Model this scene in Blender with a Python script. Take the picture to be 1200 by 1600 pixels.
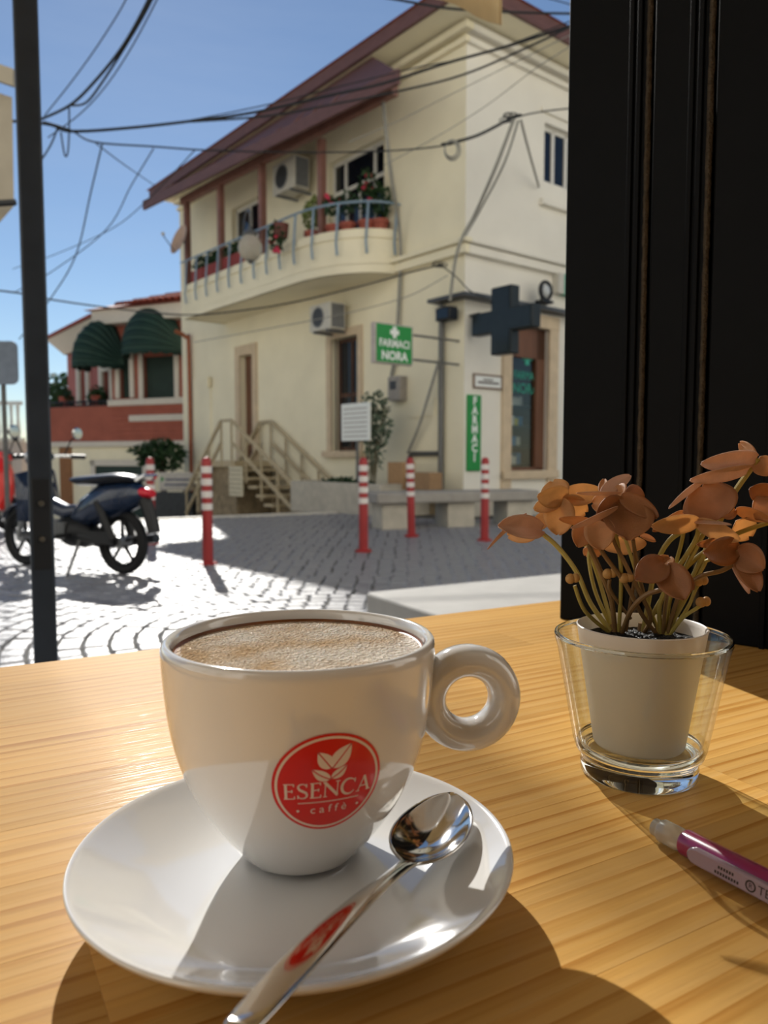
import bpy, bmesh, math, random
from mathutils import Vector, Matrix
random.seed(7)
for o in list(bpy.data.objects): bpy.data.objects.remove(o, do_unlink=True)
scene = bpy.context.scene
COL = scene.collection
R = math.radians

# ------------------------------------------------------------------ camera
CZ, FPX = 0.915, 1200.0                  # eye height over the street, focal length in pixels of the 1200x1600 frame
PITCH = math.atan(85 / 1200)
TZ = CZ - 0.153                          # table top
cam_d = bpy.data.cameras.new('camera'); cam = bpy.data.objects.new('camera', cam_d); COL.objects.link(cam)
cam.location = (0, 0, CZ); cam.rotation_euler = (R(90) - PITCH, 0, 0)
cam_d.sensor_fit = 'VERTICAL'; cam_d.sensor_height = 32.0; cam_d.lens = 24.0
cam_d.clip_start = 0.02; cam_d.clip_end = 400
cam_d.dof.use_dof = True; cam_d.dof.focus_distance = 0.37; cam_d.dof.aperture_fstop = 24 / 1.9
scene.camera = cam

# ------------------------------------------------------------------ sky, sun, exposure
SUN_EL, SUN_AZ = R(31.5), R(-16.9)       # azimuth from +Y, to the left of the lens
w = bpy.data.worlds.new('World'); scene.world = w; w.use_nodes = True
nt = w.node_tree; nt.nodes.clear()
sky = nt.nodes.new('ShaderNodeTexSky'); sky.sky_type = 'NISHITA'; sky.sun_disc = False
sky.sun_elevation = SUN_EL; sky.sun_rotation = SUN_AZ
sky.air_density = 0.95; sky.dust_density = 0.04; sky.ozone_density = 3.0; sky.altitude = 10
# thin high cloud streaks, all over the sky
tc = nt.nodes.new('ShaderNodeTexCoord')
mp = nt.nodes.new('ShaderNodeMapping'); mp.inputs['Scale'].default_value = (1.2, 2.6, 9.0)
nz = nt.nodes.new('ShaderNodeTexNoise'); nz.inputs['Scale'].default_value = 1.6; nz.inputs['Detail'].default_value = 6; nz.inputs['Roughness'].default_value = .62
rp = nt.nodes.new('ShaderNodeValToRGB'); rp.color_ramp.elements[0].position = .5; rp.color_ramp.elements[1].position = .8
rp.color_ramp.elements[1].color = (.1, .1, .1, 1)
mx = nt.nodes.new('ShaderNodeMix'); mx.data_type = 'RGBA'
mx.inputs['B'].default_value = (6.0, 7.0, 8.5, 1)
bg = nt.nodes.new('ShaderNodeBackground'); bg.inputs['Strength'].default_value = 0.093
wo = nt.nodes.new('ShaderNodeOutputWorld')
nt.links.new(tc.outputs['Generated'], mp.inputs['Vector']); nt.links.new(mp.outputs['Vector'], nz.inputs['Vector'])
nt.links.new(nz.outputs['Fac'], rp.inputs['Fac']); nt.links.new(rp.outputs['Color'], mx.inputs['Factor'])
nt.links.new(sky.outputs['Color'], mx.inputs['A']); nt.links.new(mx.outputs['Result'], bg.inputs['Color'])
nt.links.new(bg.outputs['Background'], wo.inputs['Surface'])
sl = bpy.data.lights.new('sun', 'SUN'); sl.energy = 5.5; sl.angle = R(.55); sl.color = (1.0, .965, .90)
sun = bpy.data.objects.new('sun', sl); COL.objects.link(sun)
sun_dir = Vector((math.sin(SUN_AZ) * math.cos(SUN_EL), math.cos(SUN_AZ) * math.cos(SUN_EL), math.sin(SUN_EL)))
sun.rotation_euler = sun_dir.to_track_quat('Z', 'Y').to_euler(); sun.location = sun_dir * 30
vs = scene.view_settings
vs.view_transform = 'Standard'; vs.look = 'None'; vs.gamma = 1; vs.use_curve_mapping = False; vs.exposure = 0.0
try:
    scene.cycles.use_denoising = True
    scene.cycles.max_bounces = 8; scene.cycles.diffuse_bounces = 4; scene.cycles.glossy_bounces = 4; scene.cycles.transmission_bounces = 8; scene.cycles.transparent_max_bounces = 10
    scene.cycles.sample_clamp_indirect = 8
except Exception: pass

# ------------------------------------------------------------------ pixel <-> place helpers
def ray(px, py):
    x = (px - 600) / FPX; y = (800 - py) / FPX
    return Vector((x, math.cos(PITCH) + y * math.sin(PITCH), -math.sin(PITCH) + y * math.cos(PITCH)))
def G(px, py, z=0.0):
    d = ray(px, py); t = (z - CZ) / d.z; return Vector((d.x * t, d.y * t, z))
def P(px, py, Y):
    d = ray(px, py); t = Y / d.y; return Vector((d.x * t, Y, CZ + d.z * t))
class Frame:
    """an upright plane: s runs along it, o out of it, z up"""
    def __init__(self, c, u, n): self.c, self.u, self.n = Vector((c[0], c[1])), Vector(u), Vector(n)
    def pt(self, s, o, z):
        q = self.c + self.u * s + self.n * o; return Vector((q.x, q.y, z))
    def __call__(self, s, o, z): return self.pt(s, o, z)
    def hit(self, px, py, o=0.0):
        d = ray(px, py); c = self.c + self.n * o
        t = c.dot(self.n) / (d.x * self.n.x + d.y * self.n.y)
        q = Vector((d.x * t, d.y * t)) - c
        return q.dot(self.u), CZ + d.z * t
th = R(39)
LF = Frame((1.24, 12.0), (-math.sin(th), math.cos(th)), (-math.cos(th), -math.sin(th)))   # long side with the balcony
RF = Frame((1.24, 12.0), (math.cos(th), math.sin(th)), (math.sin(th), -math.cos(th)))     # pharmacy side

# ------------------------------------------------------------------ materials
def lin(c):
    if isinstance(c, str): c = [int(c[i:i + 2], 16) / 255 for i in (0, 2, 4)]
    return [(v / 12.92 if v <= .04045 else ((v + .055) / 1.055) ** 2.4) for v in c]
MATS = {}
def M(name, col, rough=.6, metal=0.0, var=.12, scale=12.0, bump=0.0, bscale=None, coat=0.0, trans=0.0, ior=1.45, transl=0.0, spec=.5, stretch=None, rvar=0.0):
    if name in MATS: return MATS[name]
    m = bpy.data.materials.new(name); m.use_nodes = True; n = m.node_tree; b = n.nodes['Principled BSDF']
    c = lin(col)
    t = n.nodes.new('ShaderNodeTexCoord'); v = t.outputs['Object']
    if stretch:
        mp = n.nodes.new('ShaderNodeMapping'); mp.inputs['Scale'].default_value = stretch; n.links.new(v, mp.inputs['Vector']); v = mp.outputs['Vector']
    z = n.nodes.new('ShaderNodeTexNoise'); z.inputs['Scale'].default_value = scale; z.inputs['Detail'].default_value = 5
    n.links.new(v, z.inputs['Vector'])
    r = n.nodes.new('ShaderNodeValToRGB'); e = r.color_ramp.elements
    e[0].position, e[1].position = .3, .72
    e[0].color = [min(1, x * (1 - var)) for x in c] + [1]; e[1].color = [min(1, x * (1 + var)) for x in c] + [1]
    n.links.new(z.outputs['Fac'], r.inputs['Fac']); n.links.new(r.outputs['Color'], b.inputs['Base Color'])
    b.inputs['Roughness'].default_value = rough; b.inputs['Metallic'].default_value = metal
    b.inputs['Specular IOR Level'].default_value = spec
    if coat: b.inputs['Coat Weight'].default_value = coat; b.inputs['Coat Roughness'].default_value = .06
    if trans: b.inputs['Transmission Weight'].default_value = trans
    b.inputs['IOR'].default_value = ior
    if rvar:
        mr = n.nodes.new('ShaderNodeMapRange'); mr.inputs['To Min'].default_value = max(0, rough - rvar); mr.inputs['To Max'].default_value = rough + rvar
        n.links.new(z.outputs['Fac'], mr.inputs['Value']); n.links.new(mr.outputs['Result'], b.inputs['Roughness'])
    if bump:
        z2 = n.nodes.new('ShaderNodeTexNoise'); z2.inputs['Scale'].default_value = bscale or scale * 4; z2.inputs['Detail'].default_value = 3
        n.links.new(v, z2.inputs['Vector'])
        bp = n.nodes.new('ShaderNodeBump'); bp.inputs['Strength'].default_value = bump; bp.inputs['Distance'].default_value = .01
        n.links.new(z2.outputs['Fac'], bp.inputs['Height']); n.links.new(bp.outputs['Normal'], b.inputs['Normal'])
    if transl:
        out = n.nodes['Material Output']; tr = n.nodes.new('ShaderNodeBsdfTranslucent'); ms = n.nodes.new('ShaderNodeMixShader')
        n.links.new(r.outputs['Color'], tr.inputs['Color']); ms.inputs['Fac'].default_value = transl
        n.links.new(b.outputs['BSDF'], ms.inputs[1]); n.links.new(tr.outputs['BSDF'], ms.inputs[2]); n.links.new(ms.outputs['Shader'], out.inputs['Surface'])
    MATS[name] = m
    return m

# ------------------------------------------------------------------ mesh builder
ident = lambda x, y, z: Vector((x, y, z))
class MB:
    def __init__(self): self.v, self.f = [], []
    def add(self, vs, fs):
        k = len(self.v); self.v += [Vector(q) for q in vs]; self.f += [tuple(i + k for i in f) for f in fs]; return self
    def box(self, x0, x1, y0, y1, z0, z1, fn=ident):
        vs = [fn(x, y, z) for z in (z0, z1) for x, y in ((x0, y0), (x1, y0), (x1, y1), (x0, y1))]
        return self.add(vs, [(3, 2, 1, 0), (4, 5, 6, 7), (0, 1, 5, 4), (1, 2, 6, 5), (2, 3, 7, 6), (3, 0, 4, 7)])
    def prism(self, poly, h0, h1, fn=ident):
        n = len(poly); vs = [fn(x, y, h0) for x, y in poly] + [fn(x, y, h1) for x, y in poly]
        return self.add(vs, [tuple(range(n - 1, -1, -1)), tuple(range(n, 2 * n))] + [(i, (i + 1) % n, n + (i + 1) % n, n + i) for i in range(n)])
    def tube(self, pts, r, n=8, cap=True):
        pts = [Vector(q) for q in pts]; m = len(pts); rr = r if isinstance(r, (list, tuple)) else [r] * m
        T = [(pts[min(i + 1, m - 1)] - pts[max(i - 1, 0)]).normalized() for i in range(m)]
        a = Vector((0, 0, 1)) if abs(T[0].z) < .9 else Vector((1, 0, 0))
        N = (a - T[0] * a.dot(T[0])).normalized(); vs = []
        for i in range(m):
            N = (N - T[i] * N.dot(T[i])).normalized(); B = T[i].cross(N)
            for k in range(n):
                t = 2 * math.pi * k / n; vs.append(pts[i] + (N * math.cos(t) + B * math.sin(t)) * rr[i])
        fs = [(i * n + k, i * n + (k + 1) % n, (i + 1) * n + (k + 1) % n, (i + 1) * n + k) for i in range(m - 1) for k in range(n)]
        if cap: fs += [tuple(range(n - 1, -1, -1)), tuple((m - 1) * n + k for k in range(n))]
        return self.add(vs, fs)
    def lathe(self, prof, n=32, c=(0, 0, 0), fn=None):
        vs, fs = [], []; c = Vector(c)
        for r, z in prof:
            for k in range(n):
                t = 2 * math.pi * k / n; q = Vector((r * math.cos(t), r * math.sin(t), z)); vs.append(fn(*q) if fn else c + q)
        for i in range(len(prof) - 1):
            for k in range(n): fs.append((i * n + k, i * n + (k + 1) % n, (i + 1) * n + (k + 1) % n, (i + 1) * n + k))
        return self.add(vs, fs)
    def grid(self, pts):
        n, m = len(pts), len(pts[0])
        return self.add([q for row in pts for q in row], [(i * m + j, i * m + j + 1, (i + 1) * m + j + 1, (i + 1) * m + j) for i in range(n - 1) for j in range(m - 1)])
    def ball(self, c, rx, ry=None, rz=None, n=12, m=8, fn=ident):
        ry = ry or rx; rz = rz or rx; vs = []; fs = []
        for i in range(m + 1):
            a = math.pi * i / m
            for k in range(n):
                t = 2 * math.pi * k / n; vs.append(fn(c[0] + rx * math.sin(a) * math.cos(t), c[1] + ry * math.sin(a) * math.sin(t), c[2] + rz * math.cos(a)))
        for i in range(m):
            for k in range(n): fs.append((i * n + k, (i + 1) * n + k, (i + 1) * n + (k + 1) % n, i * n + (k + 1) % n))
        return self.add(vs, fs)
    def torus(self, R0, r, n=32, m=10, fn=ident, rz=None):
        rz = rz or r; vs = []; fs = []
        for i in range(n):
            a = 2 * math.pi * i / n
            for k in range(m):
                t = 2 * math.pi * k / m; q = R0 + r * math.cos(t); vs.append(fn(q * math.cos(a), q * math.sin(a), rz * math.sin(t)))
        for i in range(n):
            for k in range(m): fs.append((i * m + k, ((i + 1) % n) * m + k, ((i + 1) % n) * m + (k + 1) % m, i * m + (k + 1) % m))
        return self.add(vs, fs)
    def mesh(self, name, mat, smooth=True, off=None, angle=35):
        me = bpy.data.meshes.new(name); vs = self.v if off is None else [q - off for q in self.v]
        me.from_pydata([tuple(q) for q in vs], [], self.f)
        bm = bmesh.new(); bm.from_mesh(me)
        bmesh.ops.remove_doubles(bm, verts=bm.verts, dist=1e-6); bmesh.ops.recalc_face_normals(bm, faces=bm.faces)
        bm.to_mesh(me); bm.free()
        if mat: me.materials.append(mat)
        if smooth: me.shade_smooth(); me.set_sharp_from_angle(angle=R(angle))
        return me
    def build(self, name, mat, parent=None, smooth=True, bevel=0, local=False, solid=0, subsurf=0, angle=35):
        off = None
        if parent is not None and not local: off = Vector(LOC[parent.name])
        o = bpy.data.objects.new(name, self.mesh(name, mat, smooth, off, angle)); COL.objects.link(o)
        if parent is not None: o.parent = parent; LOC[o.name] = LOC[parent.name]
        else: LOC[o.name] = (0, 0, 0)
        if solid: q = o.modifiers.new('t', 'SOLIDIFY'); q.thickness = solid; q.offset = 0
        if subsurf: q = o.modifiers.new('s', 'SUBSURF'); q.levels = q.render_levels = subsurf
        if bevel: q = o.modifiers.new('b', 'BEVEL'); q.width = bevel; q.segments = 2; q.limit_method = 'ANGLE'
        return o
LOC = {}
def tag(o, label=None, cat=None, group=None, kind=None):
    if label: o['label'] = label
    if cat: o['category'] = cat
    if group: o['group'] = group
    if kind: o['kind'] = kind
    return o
def thing(name, loc, label, cat, group=None, rz=0.0):
    o = bpy.data.objects.new(name, None); COL.objects.link(o); o.location = loc; o.rotation_euler = (0, 0, rz)
    o.empty_display_size = .1
    LOC[o.name] = tuple(loc); return tag(o, label, cat, group)
def copy_tree(o, parent=None):
    c = o.copy(); COL.objects.link(c); c.parent = parent
    for ch in list(o.children): copy_tree(ch, c)
    return c
def smoothpath(pts, k=6):
    pts = [Vector(q) for q in pts]; out = []
    for i in range(len(pts) - 1):
        p0, p1, p2, p3 = pts[max(i - 1, 0)], pts[i], pts[i + 1], pts[min(i + 2, len(pts) - 1)]
        for j in range(k):
            t = j / k
            out.append(.5 * ((2 * p1) + (p2 - p0) * t + (2 * p0 - 5 * p1 + 4 * p2 - p3) * t * t + (3 * p1 - p0 - 3 * p2 + p3) * t ** 3))
    return out + [pts[-1]]
def text_poly(s, size=1.0, sx=1.0, bold=0.0):
    cu = bpy.data.curves.new('t', 'FONT'); cu.body = s; cu.size = size; cu.align_x = 'CENTER'; cu.align_y = 'CENTER'; cu.resolution_u = 3; cu.offset = bold
    o = bpy.data.objects.new('t', cu); COL.objects.link(o)
    me = bpy.data.meshes.new_from_object(o.evaluated_get(bpy.context.evaluated_depsgraph_get()))
    vs = [(q.co.x * sx, q.co.y) for q in me.vertices]; fs = [tuple(p.vertices) for p in me.polygons]
    bpy.data.objects.remove(o, do_unlink=True); bpy.data.meshes.remove(me)
    return vs, fs
def lettering(name, s, size, mat, parent, fn, thick=.004, sx=1.0, bold=0.0):
    """fn(x, y, h) -> place; a raised plate of letters"""
    vs, fs = text_poly(s, size, sx, bold); b = MB(); n = len(vs)
    b.add([fn(x, y, thick) for x, y in vs], fs)
    return b.build(name, mat, parent, smooth=False)
# ================================================================== materials
cream = M('cream_plaster', 'ece3c6', .85, var=.06, scale=1.3, bump=.12, bscale=60)
cream2 = M('pale_lit_plaster', 'e4dfd2', .85, var=.05, scale=1.2, bump=.1, bscale=60)  # greyer copy of the cream; mostly the front's lighting put into the colour
trimc = M('stone_trim', 'cbb79a', .8, var=.1, scale=6)
brownwood = M('brown_eave_wood', '664642', .6, var=.2, scale=5, stretch=(1, 1, 8))
postwood = M('balcony_post_wood', '80584c', .55, var=.15, scale=6)
tile = M('roof_tile', '9c4b3c', .8, var=.3, scale=6, bump=.3)
whitef = M('white_window_frame', 'dcd9d0', .45, var=.04)
paneg = M('dark_window_glass', '10161f', .06, var=.3, scale=1.5, spec=.7)
blackm = M('black_metal', '14161a', .45, var=.2, scale=30)
steel = M('grey_pipe', '6a6a68', .45, metal=.5, var=.1)
rail_m = M('blue_grey_rail', '7f95a6', .5, var=.1)
terra = M('terracotta', '9a5040', .75, var=.15, scale=9, bump=.1)
leafg = M('dark_leaf', '2f4a2a', .55, var=.4, scale=5, transl=.25)
leafo = M('olive_leaf', '7d8a4c', .55, var=.3, scale=5, transl=.25)
leafgrey = M('grey_leaf', '5b6b58', .6, var=.3, scale=6, transl=.2)
flower = M('pink_petal', 'd8405c', .6, var=.2, transl=.2)
acw = M('air_conditioner_shell', 'c4c0b4', .5, var=.05)
acg = M('air_conditioner_grille', '6d6f72', .5, var=.1)
acd = M('air_conditioner_fan', '3a3b3e', .5)
greens = M('pharmacy_green', '1f8a3e', .45, var=.05)
whitep = M('white_print', 'e8ebe6', .5, var=.02)
stone = M('pale_stone', 'b5ae9f', .8, var=.12, scale=7, bump=.25, bscale=50)
rubble = M('rubble_plinth', '8a7a60', .9, var=.35, scale=9, bump=.8, bscale=14)
cable_m = M('black_cable', '26282a', .9, var=.1)
cable_g = M('grey_cable', '8d8b82', .6, var=.1)
wood_door = M('brown_door_wood', '6b4630', .5, var=.25, scale=8, stretch=(1, 1, .15))

# ================================================================== street
sett_m = [M('sett_%s' % c, c, .42, var=.16, scale=18, bump=.3, bscale=40, rvar=.07, spec=1.0) for c in ('808084', '76767a', '8a8a8e')]
joint_m = M('street_joint', '4d4b45', .9, var=.25, scale=25, bump=.5)
street = MB().prism([(-14, -7), (14, -7), (14, 24), (6, 19.5), (1.5, 14.2), (-.86, 12.9), (-5.2, 10.5), (-14, 5.6)], -.95, -.012).build('street', joint_m, smooth=False)
tag(street, 'cobbled street in bright low sun, part of it in the shade of the house', kind='structure')
low = MB().box(-90, 60, 3, 140, -1.2, -.96).build('lower_ground', M('lower_road', 'b0aa9e', .9, var=.1), smooth=False)
tag(low, 'lower ground behind the street edge', kind='structure')
# kerb along the drop
kerb_m = M('kerb_stone', 'cfc9bb', .7, var=.1, scale=6, bump=.2)
kd = Vector((4.34, 2.4)).normalized()
for i in range(12):
    a = Vector((-.86, 12.86)) - kd * (.85 * i); kn = Vector((kd.y, -kd.x))
    kb = MB().box(.008, .842, 0, .24, -.02, .018, lambda x, y, z: Vector((a.x - kd.x * x + kn.x * y, a.y - kd.y * x + kn.y * y, z))).build('kerb_stone', kerb_m, street, bevel=.008)
# setts laid in rings
RC = Vector((-.3, 4.1)); SP = .122
def in_street(x, y):
    if not (-8.5 < x < 6.5 and 1.0 < y < 13): return False
    if y > 12.9 + (x + .86) * .553 - .3: return False
    q = Vector((x, y)) - LF.c
    if q.dot(LF.n) < .75 and q.dot(RF.n) < .6: return False
    return abs(x) < y * .72 + .8
spots = []
k = 0
while True:
    rad = .08 + k * SP
    if rad > 10.5: break
    nst = max(4, int(2 * math.pi * rad / .125))
    for j in range(nst):
        a = 2 * math.pi * (j + .5 * (k % 2) + random.uniform(-.07, .07)) / nst
        x, y = RC.x + rad * math.cos(a), RC.y + rad * math.sin(a)
        if in_street(x, y): spots.append((x, y, a, rad, 2 * math.pi * rad / nst))
    k += 1
def sett_geo(x, y, a, ln, h):
    hw, hl = SP * .5 - .006, ln * .5 - .006; ca, sa = math.cos(a), math.sin(a); j = lambda: random.uniform(-.004, .004)
    top = [(x + ca * (u * hw * .86 + j()) - sa * (v * hl * .86 + j()), y + sa * u * hw * .86 + ca * v * hl * .86, h + j() * .3) for u, v in ((-1, -1), (1, -1), (1, 1), (-1, 1))]
    mid = [(x + ca * u * hw - sa * v * hl, y + sa * u * hw + ca * v * hl, h - .009) for u, v in ((-1, -1), (1, -1), (1, 1), (-1, 1))]
    bot = [(p[0], p[1], -.03) for p in mid]
    fs = [(0, 1, 2, 3)] + [(i + 4, (i + 1) % 4 + 4, (i + 1) % 4, i) for i in range(4)] + [(i + 8, (i + 1) % 4 + 8, (i + 1) % 4 + 4, i + 4) for i in range(4)]
    return top + mid + bot, fs
# those seen largest (between the table edge and the far kerb, left of the cup) are pieces of their own
def visible_rank(s):
    x, y = s[0], s[1]; dep = y; px = 600 + FPX * x / dep; py = 715 + FPX * CZ / dep
    ok = -20 < px < 640 and py < 1075 and not (30 < px < 80) and (px < 262 or py < 985)
    return (0 if ok else 1, y)
spots.sort(key=visible_rank)
rest = MB()
for i, (x, y, a, rad, ln) in enumerate(spots):
    h = random.uniform(-.003, .004)
    vs_, fs_ = sett_geo(x, y, a, ln, h)
    if i < 300: MB().add(vs_, fs_).build('cobblestone', random.choice(sett_m), street, smooth=False)
    else: rest.add(vs_, fs_)
rs = rest.build('cobblestone_field', sett_m[0], street, smooth=False); rs['kind'] = 'stuff'

# low stone slab by the terrace
slab_m = M('slab_stone', 'a5a29c', .75, var=.07, scale=9, bump=.15, bscale=80)
c0, c1, c2 = G(572, 925, .35), G(873, 896, .35), G(660, 964, .35)
du = (c1 - c0).normalized(); dv = Vector((du.y, -du.x, 0))
sb = MB().box(0, 2.3, 0, .95, -.01, .35, lambda x, y, z: Vector((c0.x + du.x * x + dv.x * y, c0.y + du.y * x + dv.y * y, z)))
tag(sb.build('stone_slab', slab_m, bevel=.012), 'pale smooth stone block in full sun just beyond the table edge', 'stone block')

# cafe wall behind the seat, awning over it
AD = Vector((math.cos(R(29)), math.sin(R(29)))); AE = Vector((-AD.y, AD.x))
cafe_m = M('cafe_wall', '7d6244', .8, var=.1, scale=2)
wb = Vector((.55, -1.15))
cw = lambda a, b, z: Vector((wb.x + AD.x * a + AE.x * b, wb.y + AD.y * a + AE.y * b, z))
tag(MB().box(-3.4, 2.6, -.2, 0, 0, 3.3, cw).build('wall_back', cafe_m, smooth=False), 'tan cafe wall behind the seat', kind='structure')

# unseen house fronts on this side, added to bounce sun onto the shaded house
front_m = M('bounce_front_plaster', 'faf4ea', .9, var=.04, scale=.7)  # near white, to strengthen the bounced sunlight
row = MB(); row.box(-22, 16, -.3, 0, 3.3, 13, cw); row.box(-22, -3.4, -.3, 0, 0, 3.3, cw); row.box(2.6, 16, -.3, 0, 0, 3.3, cw)
fr_ = tag(row.build('wall_front_bounce_row', front_m, smooth=False), 'unseen pale house fronts behind the seat, added to bounce sunlight', kind='structure')
for i in range(13):
    for z in (4.2, 7.4):
        a = -20.6 + i * 2.8
        MB().box(a - .5, a + .5, 0, .04, z, z + 1.7, cw).build('window_panel', M('front_shutter', '6f7f78', .6), fr_, smooth=False)

sr = Frame((-5.6, -4.6), Vector((-16.5, 8.2)).normalized(), Vector((8.2, 16.5)).normalized())  # second unseen row, added and angled to bounce sun onto the balcony side
row = MB(); row.box(0, 20, -.3, 0, 0, 15, sr)
fr2 = tag(row.build('wall_side_bounce_row', front_m, smooth=False), 'unseen pale house fronts further along behind the seat, added to bounce sunlight', kind='structure')
for i in range(6):
    for z in (1.2, 4.2, 7.4): MB().box(1 + i * 2.8, 2.0 + i * 2.8, 0, .04, z, z + 1.7, sr).build('window_panel', MATS['front_shutter'], fr2, smooth=False)
# ================================================================== corner house
def wall_holes(b, fr, s0, s1, z0, z1, holes, o0=-.3, o1=0.0):
    ss = sorted({s0, s1, *[h[0] for h in holes], *[h[1] for h in holes]}); zs = sorted({z0, z1, *[h[2] for h in holes], *[h[3] for h in holes]})
    ss = [q for q in ss if s0 <= q <= s1]; zs = [q for q in zs if z0 <= q <= z1]
    for i in range(len(ss) - 1):
        for j in range(len(zs) - 1):
            cs, cz = (ss[i] + ss[i + 1]) / 2, (zs[j] + zs[j + 1]) / 2
            if any(h[0] < cs < h[1] and h[2] < cz < h[3] for h in holes): continue
            b.box(ss[i], ss[i + 1], o0, o1, zs[j], zs[j + 1], fr)
    return b
house = thing('corner_house', LF(0, 0, 0), 'two storey cream corner house with brown eaves, curved balcony and pharmacy', 'building')
GD = (6.556, 7.136, .85, 3.2); GW = (2.71, 3.55, 1.04, 3.15); UW = (1.97, 3.65, 4.75, 6.41); LW = (6.15, 7.45, 5.0, 6.5)
SW = (1.06, 2.0, .7, 3.08); RW = (1.83, 2.75, 5.5, 6.46)
wall_holes(MB(), LF, 0, 10.2, -.97, 7.45, [GD, GW, UW, LW]).build('side_wall', cream, house, smooth=False)
wall_holes(MB(), RF, .3, 7, -.97, 7.45, [SW, RW], -.3, .002).build('front_wall', cream2, house, smooth=False)
MB().box(.0, .3, 0, .002, -.97, 7.45, RF).build('corner_render', cream2, house, smooth=False)
MB().box(-.05, 9.95, -6.8, -6.5, -.97, 7.45, LF).build('rear_wall', cream, house, smooth=False)
MB().box(9.9, 10.19, -6.5, -.3, -.97, 7.45, LF).build('end_wall', cream, house, smooth=False)
MB().box(.3, 9.9, -6.5, -.3, 4.2, 4.4, LF).build('upper_floor', cream, house, smooth=False)
MB().box(.3, 9.9, -2.6, -2.4, -.9, 7.4, LF).build('partition', M('dim_interior', '5a4c3f', .9), house, smooth=False)
# string course and eaves cornice
def band(z0, z1, out, nm, l_end=1.7, m=cream2):
    MB().box(-out, l_end, 0, out, z0, z1, LF).build(nm, cream, house, bevel=.01)
    MB().box(out * 0, 7, 0, out, z0, z1, RF).build(nm, m, house, bevel=.01)
band(4.02, 4.16, .1, 'string_course'); band(4.17, 4.24, .16, 'string_course')
band(7.12, 7.2, .08, 'cornice', 10.2); band(7.26, 7.36, .16, 'cornice', 10.2)
# roof: soffit, fascia, hipped tiles
so = MB().box(-.62, 10.5, -7, .62, 7.4, 7.46, LF).build('soffit', cream, house, smooth=False)
fa = MB(); fa.box(-.66, 10.5, .6, .66, 7.38, 7.6, LF); fa.box(-.66, -.6, -7, .66, 7.38, 7.6, LF); fa.build('fascia', brownwood, house, smooth=False)
e0 = [LF(-.7, .7, 7.6), LF(10.6, .7, 7.6), LF(10.6, -7, 7.6), LF(-.7, -7, 7.6)]; r0, r1 = LF(3.1, -3.15, 9.1), LF(6.8, -3.15, 9.1)
MB().add(e0 + [r0, r1], [(0, 1, 5, 4), (1, 2, 5), (2, 3, 4, 5), (3, 0, 4), (3, 2, 1, 0)]).build('roof', tile, house, smooth=False)
# lower roof slope over the balcony, on a beam and posts
zt = lambda s: .03 * s
def can(s, o, z): return LF(s, o, z + zt(s))
S0, S1 = .0, 9.2
cn = MB()
A_ = [can(1.75, .45, 7.36 - zt(1.75)), can(S1, .45, 7.36 - zt(S1)), can(S1, 1.32, 6.42), can(S0, 1.32, 6.18)]
cn.add(A_ + [q + Vector((0, 0, .12)) for q in A_], [(0, 1, 2, 3), (7, 6, 5, 4), (0, 4, 5, 1), (1, 5, 6, 2), (2, 6, 7, 3), (3, 7, 4, 0)])
cn.build('balcony_roof', brownwood, house, smooth=False)
ff = MB(); B_ = [can(S0, 1.3, 6.14), can(S1, 1.3, 6.38), can(S1, 1.36, 6.38), can(S0, 1.36, 6.14)]
ff.add(B_ + [q + Vector((0, 0, .2)) for q in B_], [(3, 2, 1, 0), (4, 5, 6, 7), (0, 1, 5, 4), (1, 2, 6, 5), (2, 3, 7, 6), (3, 0, 4, 7)]).build('balcony_fascia', brownwood, house, smooth=False)
for i in range(15):      # exposed rafters under the slope
    s = S0 + 1.95 + i * .62
    if s > S1 - .1: break
    t0, t1 = can(s, .45, 7.26 - zt(s)), can(s, 1.3, 6.22 + (s / S1) * .22)
    d = LF.u * .04
    q = [t0 - d.to_3d(), t0 + d.to_3d(), t1 + d.to_3d(), t1 - d.to_3d()]
    MB().add(q + [p_ + Vector((0, 0, .1)) for p_ in q], [(0, 1, 2, 3), (7, 6, 5, 4), (0, 4, 5, 1), (1, 5, 6, 2), (2, 6, 7, 3), (3, 7, 4, 0)]).build('rafter', postwood, house, smooth=False)
bq = MB()
C_ = [can(.6, .84, 6.3), can(8.05, .84, 6.32), can(8.05, .96, 6.32), can(.6, .96, 6.3)]
bq.add(C_ + [q + Vector((0, 0, .16)) for q in C_], [(3, 2, 1, 0), (4, 5, 6, 7), (0, 1, 5, 4), (1, 2, 6, 5), (2, 3, 7, 6), (3, 0, 4, 7)]).build('beam', postwood, house, smooth=False)
for px in (292, 345, 410, 503):
    po = .72 if px > 480 else .9; s, _ = LF.hit(px, 330, po); MB().box(s - .06, s + .06, po - .06, po + .06, 4.15, 6.33 + zt(s), LF).build('balcony_post', postwood, house, bevel=.008)
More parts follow.
